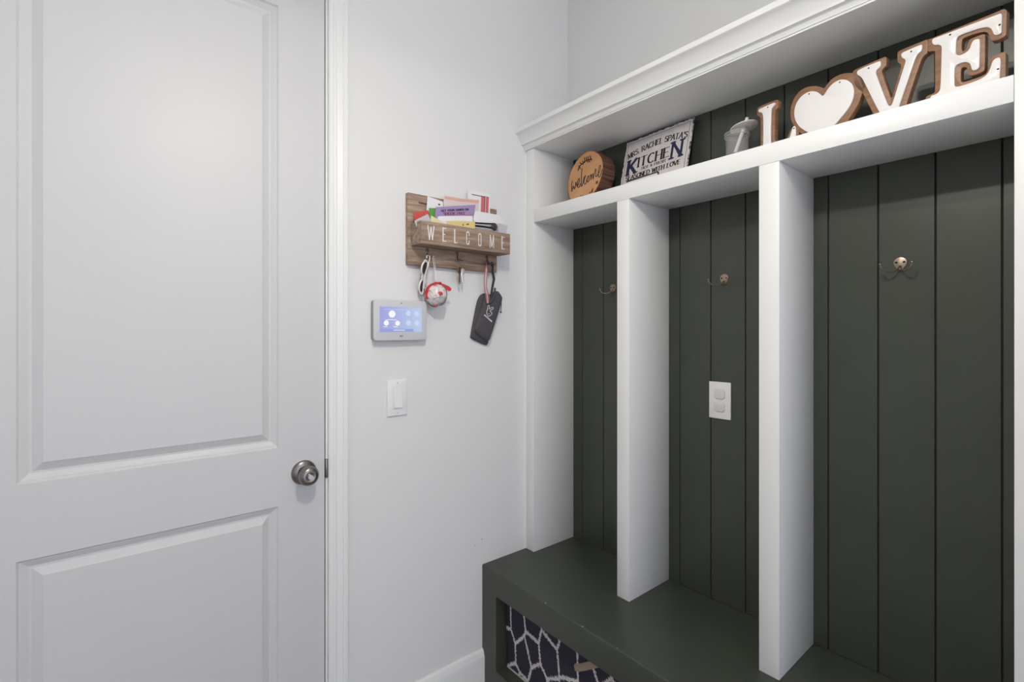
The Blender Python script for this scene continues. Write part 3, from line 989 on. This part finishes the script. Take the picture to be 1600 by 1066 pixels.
rb = [ball_pt(x, y) for x, y in ((665.5, 462), (667, 455), (669.5, 449), (673.5, 445.5), (677, 444))] + [bc + Vector((0.0, -0.006, 0.0405))]
tube('ribbon', rb, 0.0072, 'red', t, 8, 4, 0.25, up=(0, 0, 1))
for pl in (((677, 443.5), (684, 440.5), (691, 440.5), (688, 445.5), (679, 447)), ((685, 443), (690, 442.5), (706, 449.5), (703.5, 456.5), (694, 450.5))):
    slab('ribbon_tail', chaikin([on_y(bc.y - 0.016, *q) for q in pl], 1), (0, 0.0008, 0), 'red', t)
for a, b in (((664, 464), (670, 466.5)), ((685, 457.5), (692, 459.5)), ((678, 476), (684, 477))):
    pts = [ball_pt(a[0] + (b[0] - a[0]) * i / 5, a[1] + (b[1] - a[1]) * i / 5, 0.0004) for i in range(6)]
    tube('red_print', pts, [0.001, 0.0045, 0.0055, 0.0055, 0.0045, 0.001], 'red', t, 8, 0, 0.2, up=(0, 0, 1))
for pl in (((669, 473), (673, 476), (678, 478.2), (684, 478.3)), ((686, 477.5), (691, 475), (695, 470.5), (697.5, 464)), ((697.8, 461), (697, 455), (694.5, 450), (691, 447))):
    tube('dark_reflection', [ball_pt(*q, 0.0003) for q in pl], [0.002, 0.0040, 0.0040, 0.002], 'logo', t, 8, 4, 0.08, up=(0, 0, 1))  # reflections along the glass edge, put on as dark streaks
for q in ((672, 466), (690, 467), (683, 470), (676, 453), (687, 452)):
    disc2('grey_print', ball_pt(*q, 0.0004), 0.0032, 'greypaper', t, (ball_pt(*q) - bc).normalized(), 9)
tube('print_line', [ball_pt(676 + i * 2, 467.8 - i * 0.65, 0.0003) for i in range(7)], 0.0008, 'logo', t, 6, 0, 0.4)

# --- keys
kc2 = Vector((HOOKX[1], YR - 0.024, 1.5725))
t = thing('key_bunch', on_y(YD - 0.04, 714, 452), 'bunch of brass and steel keys hanging from the middle hook', 'keys')
rc = kc2 + Vector((0.0, 0.004, -0.0125))
tube('key_ring', [rc + Vector((0.0125 * math.cos(a), 0.004 * math.sin(a), 0.0135 * math.sin(a))) for a in [2 * math.pi * i / 24 for i in range(25)]], 0.0011, 'steel', t, 6)


def key(base, ang, yaw, ln, m, head=0.0115):
    """flat key hanging from base: round head, shank with cut edge"""
    R = Matrix.Rotation(yaw, 3, 'Z') @ Matrix.Rotation(ang, 3, 'Y')
    out = []
    for i in range(19):
        a = math.radians(-60 + 300 * i / 18)
        out.append((head * math.cos(a + math.radians(0)), -head * 0.9 + head * math.sin(a)))
    left = [(-0.0042, -0.0205), (-0.0042, -0.0205 - ln)]
    right = [(-0.0005, -0.0235 - ln), (0.0018, -0.0205 - ln)]
    z = -0.0205 - ln
    for i in range(5):
        right += [(0.0015 + 0.0022 * (i % 2), z + ln * (i + 0.6) / 6)]
    right += [(0.0042, -0.0215)]
    out = [(head * math.cos(math.radians(a)), -head * 0.85 + head * math.sin(math.radians(a))) for a in range(-50, 231, 20)]
    pts = [base + R @ Vector((x, 0, z)) for x, z in out + left + right]
    return slab('key', pts, R @ Vector((0, 0.0019, 0)), m, t, 0.0004)


kb2 = rc + Vector((0, 0, -0.012))
tag(key(kb2 + Vector((-0.004, -0.006, 0.0)), 0.10, 0.55, 0.024, 'brass'), 'brass key')
key(kb2 + Vector((0.0035, -0.002, -0.002)), -0.16, -0.3, 0.026, 'steel')
key(kb2 + Vector((0.001, 0.003, -0.002)), 0.02, 0.25, 0.030, 'steel')

# --- charcoal pouch with strap and cords
yp = YD - 0.030
t = thing('drawstring_pouch', on_y(yp, 757, 539), 'charcoal fabric drawstring pouch with white bunny emblem on right hook', 'pouch')


def puff(name, px, y, th, m, bulge, parent):
    """soft flat bag: outline at y (back), filled out towards the room"""
    bm = bmesh.new()
    out = chaikin([on_y(y, *q) for q in px], 1)
    c = sum(out, Vector()) / len(out)
    rings = []
    for s, d in ((1.0, 0.0), (1.0, 0.35), (0.96, 0.75), (0.82, 0.95), (0.55, 1.02), (0.25, 1.05)):
        rings.append([bm.verts.new(c + (q - c) * s + Vector((0, -th * d - bulge * (1 - s), 0))) for q in out])
    for a, b in zip(rings, rings[1:]):
        for k in range(len(out)):
            bm.faces.new((a[k], a[(k + 1) % len(out)], b[(k + 1) % len(out)], b[k]))
    bm.faces.new(rings[0]); bm.faces.new(rings[-1])
    bmesh.ops.recalc_face_normals(bm, faces=bm.faces)
    return finish(name, bm, m, parent, smooth=True, sharp=55)


puff('back_layer', [(752, 459), (746, 467), (742, 485), (734.5, 525), (735, 529), (759, 540.5), (761, 537), (770, 480), (762, 458)], YD - 0.004, 0.012, 'pouch', 0.001, t)
puff('front_layer', [(757, 459), (766, 461), (775, 453), (783, 463), (782.5, 470), (763.5, 531), (761, 533.5), (757, 532), (740.5, 518), (740, 514), (752, 478)], YD - 0.0172, 0.014, 'pouch', 0.001, t)
ypf = YD - 0.0335
tube('collar', [on_y(ypf, *q) for q in ((759, 464), (761, 471), (765, 473), (769, 468), (772.5, 461), (773.5, 450))], [0.002, 0.0045, 0.005, 0.005, 0.0045, 0.003], 'pouch', t, 8, 4)
hk3 = Vector((HOOKX[2] + 0.010, YR - 0.026, 1.5745))
tube('strap', over_hook(2, 1, 0.0030, 0.0, 0.010) + [ on_y(ypf - 0.004, 769.5, 424), on_y(ypf - 0.003, 772, 436), on_y(ypf, 769, 450), on_y(ypf + 0.002, 767.5, 466)], [0.0026, 0.0026, 0.0026, 0.0028, 0.0045, 0.0062, 0.0060, 0.0055, 0.006], 'navystrap', t, 8, 0, 0.45, up=(1, 0, 0))
hk3b = Vector((HOOKX[2] - 0.010, YR - 0.026, 1.5745))
for dx in (0.0, 2.2, 4.2):
    tube('lanyard', over_hook(2, -1, 0.0017, -0.006 + 0.0014 * dx, 0.008)[::-1] + [ on_y(ypf - 0.002, 757 + dx, 430), on_y(ypf - 0.003, 757 + dx * 0.7, 448), on_y(ypf - 0.004, 759 + dx, 462), on_y(ypf - 0.005, 761 + dx * 0.5, 474)], 0.0017, 'pink' if dx != 2.2 else 'cord', t, 6, 5)
lathe('cord_lock', ball_prof(0.0062, 10), hk3b + Vector((-0.0100, -0.0125, -0.004)), (0, 0, 1), 'black', t, 16)
lathe('cord_lock', ball_prof(0.0058, 10), hk3 + Vector((-0.0100, -0.0105, -0.006)), (0, 0, 1), 'black', t, 16)
tube('toggle_cord', [on_y(ypf + 0.006, 781.5, 466), on_y(ypf + 0.004, 783.2, 474), on_y(ypf + 0.004, 782.8, 486)], 0.0014, 'black', t, 6, 4)
lathe('toggle', ball_prof(0.0036, 8), on_y(ypf + 0.004, 782.6, 488), (0, 0, 1), 'black', t, 12)
# emblem: outline of a bunny-eared head in white thread
bm = bmesh.new()
yl = YD - 0.0337
k = 40 / 948
em = [(372, 370), (400, 320), (410, 210), (440, 165), (468, 200), (462, 290), (470, 310), (560, 250), (605, 255), (600, 300), (510, 360), (500, 395), (555, 450), (555, 500), (450, 575), (395, 540), (368, 460), (372, 370)]
pts = catmull([on_y(yl, 745 + x * k, 470 + y * k) for x, y in em], 3)
bm_tube(bm, pts, 0.00095, 6)
bm_tube(bm, catmull([on_y(yl, 745 + x * k, 470 + y * k) for x, y in ((425, 480), (450, 495), (475, 475))], 3), 0.0009, 6)
finish('emblem', bm, 'white', t, smooth=True)
d1 = on_y(yl, 745 + 262 * k, 470 + 540 * k); d2 = on_y(yl, 745 + 560 * k, 470 + 800 * k)
dd = (d2 - d1).normalized()
fc = bpy.data.curves.new('f', 'FONT'); fc.body = 'avnca'; fc.size = 0.0115; fc.extrude = 0.0002; fc.offset = 0.0004
fo = bpy.data.objects.new('f', fc); COL.objects.link(fo)
bpy.context.view_layer.update()
tme = bpy.data.meshes.new_from_object(fo.evaluated_get(bpy.context.evaluated_depsgraph_get()))
bpy.data.objects.remove(fo)
bm = bmesh.new(); bm.from_mesh(tme)
xs = [v.co.x for v in bm.verts]
w = max(xs) - min(xs)
up = dd.cross(Vector((0, 1, 0))).normalized()
if up.z < 0: up = -up
for v in bm.verts:
    u_ = (v.co.x - min(xs)) / w * (d2 - d1).length
    v.co = d1 + dd * u_ + up * v.co.y * 0.8 + Vector((0, -v.co.z, 0))
finish('lettering', bm, 'white', t)

# ================================================================== DECOR ON THE SHELF
# --- round wood slice
dc = Vector((1.350, 1.2195, 1.8983))
t = thing('wood_slice_sign', (1.385, 1.2195, ZS1), 'round wood slice with bark edge and script welcome lettering', 'wood slice')
lean = math.radians(5)
eY = Vector((0, -1, 0)); eU = Vector((math.sin(lean), 0, math.cos(lean))); eN = Vector((-math.cos(lean), 0, math.sin(lean)))
rnd = random.Random(9)


def slice_ring(r0, r1, d, wob=0.0):
    out = []
    for i in range(48):
        a = 2 * math.pi * i / 48
        w_ = 1 + 0.012 * math.sin(3 * a + 1) + 0.008 * math.sin(5 * a) + wob * rnd.uniform(-1, 1)
        # slightly slanted oval
        x = r0 * math.cos(a) * w_ + 0.010 * math.sin(a)
        y = r1 * math.sin(a) * w_
        out.append(dc + eY * x + eU * y + eN * d)
    return out


def loft(name, rings, m, parent, caps=True):
    bm = bmesh.new()
    rs = [[bm.verts.new(p) for p in r] for r in rings]
    n = len(rs[0])
    for a, b in zip(rs, rs[1:]):
        for k in range(n):
            bm.faces.new((a[k], a[(k + 1) % n], b[(k + 1) % n], b[k]))
    if caps:
        bm.faces.new(rs[0]); bm.faces.new(rs[-1])
    bmesh.ops.recalc_face_normals(bm, faces=bm.faces)
    return finish(name, bm, m, parent, smooth=True, sharp=40)


loft('bark', [slice_ring(0.0865, 0.0982, -0.062, 0.008), slice_ring(0.0872, 0.0984, -0.045, 0.008), slice_ring(0.0865, 0.0984, -0.022, 0.008), slice_ring(0.0872, 0.0985, -0.004, 0.006), slice_ring(0.0860, 0.0975, 0.0, 0.003)], 'bark', t)
face = loft('face', [slice_ring(0.0825, 0.0940, 0.0002), slice_ring(0.0825, 0.0940, 0.0012)], 'slice', t)
NF = eN


def face_pt(px, py, lift=0.0014):
    return on_plane(dc + eN * lift, NF, px, py)


def script(name, lines, m, parent, r, fp):
    bm = bmesh.new()
    for l in lines:
        bm_tube(bm, catmull([fp(*q) for q in l], 4), r, 5)
    return finish(name, bm, m, parent, smooth=True)


k = 90 / 1010
zz = lambda pl: [(880 + x * k, 225 + y * k) for x, y in pl]
script('script_lettering', [zz(l) for l in (
    [(162, 645), (150, 720), (152, 835), (158, 800), (180, 740), (192, 790), (215, 740), (222, 670), (232, 720), (250, 735), (275, 680), (290, 620), (272, 610), (250, 680), (258, 760), (285, 750), (305, 690)],
    [(330, 430), (322, 560), (318, 700), (322, 748), (345, 690), (370, 590), (398, 555), (385, 580), (365, 650), (372, 705), (400, 690), (418, 620), (440, 560), (455, 590), (448, 650), (428, 665), (420, 620), (440, 560)],
    [(470, 560), (485, 540), (486, 630), (500, 560), (520, 525), (524, 620), (545, 520), (568, 440), (575, 470), (572, 570), (600, 550), (640, 470), (660, 390), (640, 385), (618, 480), (622, 575), (650, 560), (682, 440)],
    [(700, 382), (703, 386)])], 'ink', face, 0.0016, face_pt)
script('leaf_sprig', [zz(l) for l in (
    [(262, 470), (285, 400), (340, 340), (410, 290), (500, 265)],
    [(295, 330), (320, 350), (350, 345)], [(340, 300), (350, 330), (350, 365)], [(372, 235), (378, 290), (372, 335)], [(410, 230), (410, 280), (432, 325)], [(440, 215), (440, 265), (470, 320)], [(475, 205), (480, 250), (500, 290)], [(270, 380), (290, 405), (300, 440)])], 'ink', face, 0.0018, face_pt)
for l in ([(455, 870), (470, 845), (468, 865)], [(490, 860), (520, 775), (505, 850)], [(300, 915), (315, 900)], [(335, 912), (350, 898)]):
    script('script_stroke', [zz(l)], 'ink', face, 0.0013, face_pt)
disc2('knot', face_pt(880 + 590 * k, 225 + 675 * k, 0.0013), 0.006, 'bark', face, eN)

# --- tin kitchen sign leaning on the boards
s_bl = Vector((1.3985, 1.1085, ZS1 + 0.0016)); s_br = Vector((1.3860, 0.8375, ZS1 + 0.0016))
eS = (s_br - s_bl); SW = eS.length; eS.normalize()
nh = eS.cross(Vector((0, 0, 1))).normalized()          # horizontal, away from or towards the boards
if nh.x < 0: nh = -nh
la = math.radians(13.5)
eV = (Vector((0, 0, 1)) * math.cos(la) + nh * math.sin(la)).normalized()
SN = eS.cross(eV).normalized()
if SN.x > 0: SN = -SN
SH = 0.2270
t = thing('kitchen_sign', (1.39, 0.973, ZS1), 'distressed white tin sign lettered KITCHEN leaning on the boards', 'sign')


def SP(u, v, l=0.0):
    return s_bl + eS * u + eV * v + SN * l


def s_rag(m, n, amp):
    out = []
    for a, b, c in (((m, m), (SW - m, m), 16), ((SW - m, m), (SW - m, SH - m), 14), ((SW - m, SH - m), (m, SH - m), 16), ((m, SH - m), (m, m), 14)):
        for i in range(c):
            f_ = i / c
            out.append(SP(a[0] + (b[0] - a[0]) * f_ + rnd.uniform(-amp, amp), a[1] + (b[1] - a[1]) * f_ + rnd.uniform(-amp, amp), n))
    return out


plate = slab('plate', [SP(0, 0), SP(SW, 0), SP(SW, SH), SP(0, SH)], -SN * 0.0035, 'tinedge', t)
slab('painted_face', s_rag(0.0036, 0.0008, 0.0007), -SN * 0.0007, 'tin', plate)


def sp_px(zx, zy, l=0.0011):
    return on_plane(s_bl + SN * l, SN, 965 + zx * 130 / 1155, 175 + zy * 130 / 1155)


bm = bmesh.new()
m_ = 0.0105
for a, b in (((m_, m_), (m_, SH - m_)), ((m_, SH - m_), (SW - m_, SH - m_)), ((SW - m_, SH - m_), (SW - m_, m_)), ((SW - m_, m_), (m_, m_))):
    d_ = Vector((b[0] - a[0], b[1] - a[1])).normalized() * 0.0007
    n_ = Vector((-d_[1], d_[0]))
    bm.faces.new([bm.verts.new(SP(x, y, 0.0012)) for x, y in ((a[0] - d_[0] + n_[0], a[1] - d_[1] + n_[1]), (a[0] - d_[0] - n_[0], a[1] - d_[1] - n_[1]), (b[0] + d_[0] - n_[0], b[1] + d_[1] - n_[1]), (b[0] + d_[0] + n_[0], b[1] + d_[1] + n_[1]))])
finish('border_line', bm, 'ink', plate)
line_text('lettering', "MRS. RACHEL SPATA'S", sp_px(146, 662), sp_px(962, 352), eV, 0.0205, 'ink', plate, 0.21, 0.10, 0.15, 0.0150)
line_text('lettering', 'ITCHE', sp_px(262, 775), sp_px(722, 612), eV, 0.0365, 'ink', plate, 0.185, 0.07, 0.12)
line_text('initial_letter', 'K', sp_px(118, 888), sp_px(262, 840), eV, 0.0560, 'navy', plate, 0.24, 0.08, 0.16)
line_text('initial_letter', 'N', sp_px(720, 660), sp_px(905, 600), eV, 0.0600, 'navy', plate, 0.14, 0.10, 0.14)
slab('initial_stroke', [sp_px(762, 455, 0.0013), sp_px(800, 435, 0.0013), sp_px(905, 590, 0.0013), sp_px(865, 612, 0.0013)], -SN * 0.0001, 'navy', plate)
line_text('lettering', 'HOT & FRESH', sp_px(330, 802), sp_px(662, 690), eV, 0.0098, 'ink', plate, 0.20, 0.12, 0.14)
line_text('lettering', 'SEASONED WITH LOVE', sp_px(108, 962), sp_px(872, 716), eV, 0.0160, 'ink', plate, 0.23, 0.11, 0.18)
slab('rolling_pin_line', [sp_px(125, 985, 0.0014), sp_px(120, 965, 0.0014), sp_px(140, 955, 0.0014), sp_px(560, 822, 0.0014), sp_px(560, 838, 0.0014), sp_px(145, 972, 0.0014)], -SN * 0.0001, 'ink', plate)
slab('rolling_pin_end', [sp_px(548, 815, 0.0015), sp_px(572, 830, 0.0015), sp_px(578, 862, 0.0015), sp_px(556, 868, 0.0015)], -SN * 0.0001, 'ink', plate)
slab('banner', [sp_px(140, 1040, 0.0010), sp_px(150, 985, 0.0010), sp_px(550, 850, 0.0010), sp_px(545, 900, 0.0010)], -SN * 0.0001, 'white', plate)

# --- clear cup with lid and straw
cc = on_x(1.362, 1151.5, 225); cc.z = ZS1
cr = 0.0315
t = thing('clear_tumbler', cc, 'small clear plastic tumbler with tilted lid and white straw', 'tumbler')
lathe('cup', [(0, 0.0006), (cr * 0.88, 0.0006), (cr * 0.97, 0.09), (cr * 1.03, 0.0915), (cr * 1.03, 0.0955), (cr * 0.99, 0.097), (cr * 0.96, 0.097), (cr * 0.935, 0.09), (cr * 0.84, 0.004), (0, 0.004)], cc, (0, 0, 1), 'clear', t, 40, 50)
for h_ in (0.0965, 0.0885):
    lathe('rim_ring', [(cr * 0.985, h_ - 0.0010), (cr * 1.045, h_ - 0.0006), (cr * 1.045, h_ + 0.0006), (cr * 0.985, h_ + 0.0010)], cc, (0, 0, 1), 'clearrim', t, 40)
lc = on_x(1.372, 1162.5, 199)
ax = (Vector((0, 0, 1)) + Vector((0.02, 0.20, 0)) * 0.9).normalized()
s0 = on_x(1.352, 1149, 238); s0.z = max(s0.z, ZS1 + 0.006)
s1 = on_x(1.378, 1167.5, 184.5)
lathe('lid', [(0, -0.002), (0.0330, -0.002), (0.0362, -0.0008), (0.0362, 0.0012), (0.033, 0.0022), (0, 0.0022)], lc, ax, 'lid', t, 40)
tube('straw', [s0, s1], 0.0046, 'straw', t, 14)

# --- LOVE sign: four white enamel letters on stained wood
L0 = Vector((1.290, 0.1195, 0)); LD = Vector((0.136, 1.0, 0)).normalized()
LN = Vector((-LD.y, LD.x, 0))                  # towards the room
if LN.x > 0: LN = -LN
t = thing('love_sign', (1.315, 0.34, ZS1), 'white enamel LOVE letters with heart on brown wooden backing', 'sign')
ZW, ZBK = ZS1 + 0.0085, ZS1 + 0.0004


def love(pts, off, scale, base, lift):
    out = []
    for x, y in pts:
        px = off[0] + x / scale
        py = off[1] + (y if y is not None else 0) / scale
        q = on_plane(L0 + LN * lift, LN, px, py)
        if y is None or q.z < base:
            q.z = base
        out.append(q)
    return out


def letter(white, brown, off, scale, holes):
    b_ = chaikin(love(brown, off, scale, ZBK, 0.0), 1)
    for p_ in b_:
        p_.z = max(p_.z, ZBK)
    bk = slab('wood_backing', b_, -LN * 0.016, 'signwood', t, 0.0006)
    w_ = chaikin(love(white, off, scale, ZW, 0.0004), 2)
    rim_c = sum(w_, Vector()) / len(w_)
    # thin dark rim under the plate
    pl = slab('enamel_plate', [p_ + LN * 0.0035 for p_ in w_], -LN * 0.0034, 'enamel', t, 0.0012)
    for hx, hy in holes:
        q = on_plane(L0 + LN * 0.0042, LN, off[0] + hx / scale, off[1] + hy / scale)
        lathe('rivet_hole', [(0, 0), (0.0018, 0), (0.0015, 0.0004), (0, 0.0005)], q, LN, 'hole', pl, 12)


N_ = None
E_off, E_s = (1450, 0), 904 / 140
letter([(45, 440), (45, 405), (70, 388), (100, 378), (700, 152), (738, 138), (753, 150), (751, 200), (748, 310), (745, 338), (715, 355), (685, 360), (665, 350), (655, 320), (640, 295), (605, 278), (545, 285), (440, 318), (345, 352), (300, 378), (290, 420), (286, 520), (288, 555), (325, 565), (390, 535), (425, 498), (440, 450), (458, 412), (495, 397), (528, 395), (531, 440), (526, 640), (523, 688), (480, 714), (445, 712), (438, 672), (425, 642), (385, 628), (330, 640), (280, 668), (273, 710), (271, 830), (275, 876), (310, 880), (440, 838), (545, 798), (605, 752), (632, 695), (652, 625), (680, 595), (722, 580), (740, 600), (735, 700), (728, 790), (724, N_), (300, N_), (30, N_), (25, 1000), (35, 968), (85, 955), (122, 925), (132, 860), (143, 500), (140, 466), (110, 455), (65, 460)],
       [(-12, 400), (45, 385), (70, 372), (700, 118), (750, 92), (780, 92), (797, 108), (796, 160), (790, 330), (785, 360), (740, 388), (680, 410), (640, 414), (625, 390), (615, 350), (590, 322), (540, 322), (430, 355), (355, 385), (342, 410), (338, 500), (350, 518), (378, 508), (395, 470), (408, 415), (440, 385), (545, 345), (575, 345), (578, 380), (575, 690), (560, 722), (440, 765), (405, 757), (398, 700), (380, 674), (338, 682), (332, 720), (330, 815), (345, 832), (450, 800), (560, 762), (598, 725), (615, 670), (628, 600), (650, 565), (745, 525), (778, 525), (786, 550), (782, 770), (780, N_), (300, N_), (-30, N_), (-28, 985), (0, 962), (50, 945), (68, 930), (70, 860), (70, 530), (68, 508), (-12, 528)],
       E_off, E_s, [(223, 350), (722, 250), (705, 697)])
V_off, V_s = (1330, 50), 1142 / 150
letter([(74, 500), (75, 470), (110, 445), (330, 353), (357, 350), (359, 385), (350, 420), (315, 448), (296, 478), (310, 530), (425, 830), (445, 875), (468, 885), (492, 865), (510, 810), (640, 395), (655, 350), (640, 325), (610, 315), (597, 280), (608, 252), (690, 215), (830, 155), (852, 155), (850, 200), (838, 235), (795, 268), (770, 315), (740, 400), (575, 885), (545, N_), (400, N_), (335, 955), (160, 600), (128, 540), (85, 518)],
       [(10, 500), (25, 460), (60, 440), (360, 310), (400, 292), (416, 300), (420, 350), (418, 400), (385, 430), (362, 458), (372, 505), (460, 755), (475, 785), (488, 770), (590, 430), (596, 390), (575, 372), (550, 362), (548, 300), (550, 240), (575, 220), (880, 95), (912, 84), (912, 250), (880, 268), (850, 300), (825, 350), (655, 860), (620, N_), (330, N_), (262, 975), (150, 750), (128, 722), (40, 640)],
       V_off, V_s, [(206, 430), (713, 232)])
H_off, H_s = (1120, 120), 1600 / 240
letter([(1105, 205), (1085, 185), (1050, 158), (995, 150), (935, 170), (875, 215), (832, 280), (812, 350), (812, 425), (840, 495), (895, 550), (1000, 605), (1100, 650), (1150, 605), (1240, 497), (1320, 405), (1385, 320), (1425, 235), (1438, 140), (1412, 70), (1360, 35), (1300, 28), (1230, 58), (1170, 115), (1130, 185)],
       [(1118, 125), (1095, 112), (1035, 95), (965, 98), (895, 125), (835, 175), (788, 255), (766, 340), (768, 430), (790, 495), (840, 560), (955, 650), (1000, N_), (1300, N_), (1365, 458), (1440, 340), (1485, 260), (1515, 165), (1560, 90), (1530, 10), (1485, -30), (1420, -40), (1340, -40), (1270, -20), (1200, 20), (1150, 75)],
       H_off, H_s, [(960, 178), (1280, 57)])
letter([(438, 360), (442, 342), (470, 328), (590, 275), (612, 272), (620, 285), (590, 315), (572, 340), (568, 500), (566, 640), (570, 722), (640, 735), (720, 720), (765, 640), (790, 545), (805, 514), (824, 516), (828, 560), (828, 640), (830, N_), (640, N_), (470, N_), (470, 790), (488, 740), (490, 560), (488, 395), (470, 374), (445, 372)],
       [(418, 400), (420, 335), (440, 312), (600, 245), (638, 238), (640, 270), (638, 325), (612, 345), (605, 380), (602, 560), (600, 650), (630, 690), (690, 690), (730, 650), (755, 580), (785, 520), (830, 505), (852, 540), (852, 620), (850, N_), (640, N_), (440, N_), (440, 800), (456, 740), (458, 560), (456, 415), (430, 410)],
       H_off, H_s, [(531, 318), (803, 538)])

# ================================================================== FABRIC BIN IN THE BENCH
xb = XN + 0.045
t = thing('fabric_bin', (xb, 1.08, OZ0), 'navy fabric storage bin with white trellis print inside the bench', 'storage bin')
yl_, yr_ = min(on_x(xb, 791, 1000).y, 1.3400), 0.845
bm = bmesh.new()
zb0, zb1 = OZ0 + 0.002, 0.400
out = [(xb, yr_, zb0), (xb, yl_, zb0), (xb + 0.30, yl_ - 0.005, zb0), (xb + 0.30, yr_ + 0.005, zb0)]
tpv = [(xb - 0.004, yr_ - 0.004, zb1), (xb - 0.004, yl_ + 0.004, zb1), (xb + 0.304, yl_ + 0.004, zb1), (xb + 0.304, yr_ - 0.004, zb1)]
a = [bm.verts.new(q) for q in out]; b = [bm.verts.new(q) for q in tpv]
for k_ in range(4):
    bm.faces.new((a[k_], a[(k_ + 1) % 4], b[(k_ + 1) % 4], b[k_]))
bm.faces.new(a)
bmesh.ops.recalc_face_normals(bm, faces=bm.faces)
bmesh.ops.solidify(bm, geom=list(bm.faces), thickness=0.004)
finish('bin_body', bm, 'bin', t)
box('binding_tape', (xb - 0.0035, yr_ + 0.004, zb0), (xb - 0.001, yl_ - 0.002, zb0 + 0.006), 'binliner', t, 0.0008)
h0, h1 = on_x(xb - 0.01, 896, 1045), on_x(xb - 0.01, 931, 1038)
yc = (h0.y + h1.y) / 2
hz = (h0.z + h1.z) / 2
tube('handle', [(xb - 0.002, h0.y + 0.002, h0.z), (xb - 0.010, h0.y * 0.8 + h1.y * 0.2, h0.z * 0.8 + h1.z * 0.2), (xb - 0.013, yc, hz), (xb - 0.010, h0.y * 0.2 + h1.y * 0.8, h0.z * 0.2 + h1.z * 0.8), (xb - 0.002, h1.y - 0.002, h1.z)], 0.0100, 'tan', t, 8, 5, 0.22, up=(0, 0, 1))
# the light thing beside the bin at the cubby's far end
t2 = box('white_box', (XN + 0.05, 0.792, OZ0 + 0.0005), (XN + 0.24, 0.832, 0.385), 'greypaper', None, 0.003)
tag(t2, 'pale grey box standing right of the fabric bin in the bench', 'box')

# ================================================================== small scuffs on the wall (flat marks, each a shape of its own)
wf = bpy.data.objects['wall_front']
for px, py, r in ((753, 843, 0.0022), (742, 853, 0.0016), (535, 970, 0.0014), (514, 887, 0.0022)):
    q = on_y(YD - 0.0002 if px > 541 else YD - 0.0165, px, py)
    if px > 541:
        disc2('scuff_mark', q, r, 'dirt', wf, nY, 7)

# ================================================================== PENDANT LAMP (above the frame; it throws the shadows)
LX, LY, LZ = 0.29, 0.31, 2.18
t = thing('pendant_lamp', (LX, LY, LZ - 0.085), 'round white pendant lamp with a lit bowl hanging from the ceiling', 'lamp')
lathe('ceiling_canopy', [(0, 0), (0.06, 0), (0.058, -0.015), (0.02, -0.025), (0, -0.025)], (LX, LY, ZCEIL - 0.0005), (0, 0, 1), 'nickel', t, 32)
tube('stem', [(LX, LY, ZCEIL - 0.024), (LX, LY, LZ + 0.088)], 0.006, 'nickel', t, 12)
lathe('housing', [(0, 0.075), (0.03, 0.073), (0.062, 0.050), (0.066, 0.044), (0.066, 0.004), (0.033, 0.004), (0.033, 0.006), (0, 0.006)], (LX, LY, LZ), (0, 0, 1), 'trim', t, 40)
lathe('glass_bowl', [(0, 0.005), (0.030, 0.005), (0.030, 0.0), (0.027, -0.004), (0.018, -0.008), (0, -0.010)], (LX, LY, LZ), (0, 0, 1), 'lamp', t, 40)
lathe('fill_uplight_ring', [(0.012, 0.086), (0.060, 0.086), (0.060, 0.079), (0.012, 0.079), (0.012, 0.086)], (LX, LY, LZ), (0, 0, 1), 'fill_uplight', t, 40)  # added ring, lights the ceiling so its bounce brightens the upper walls
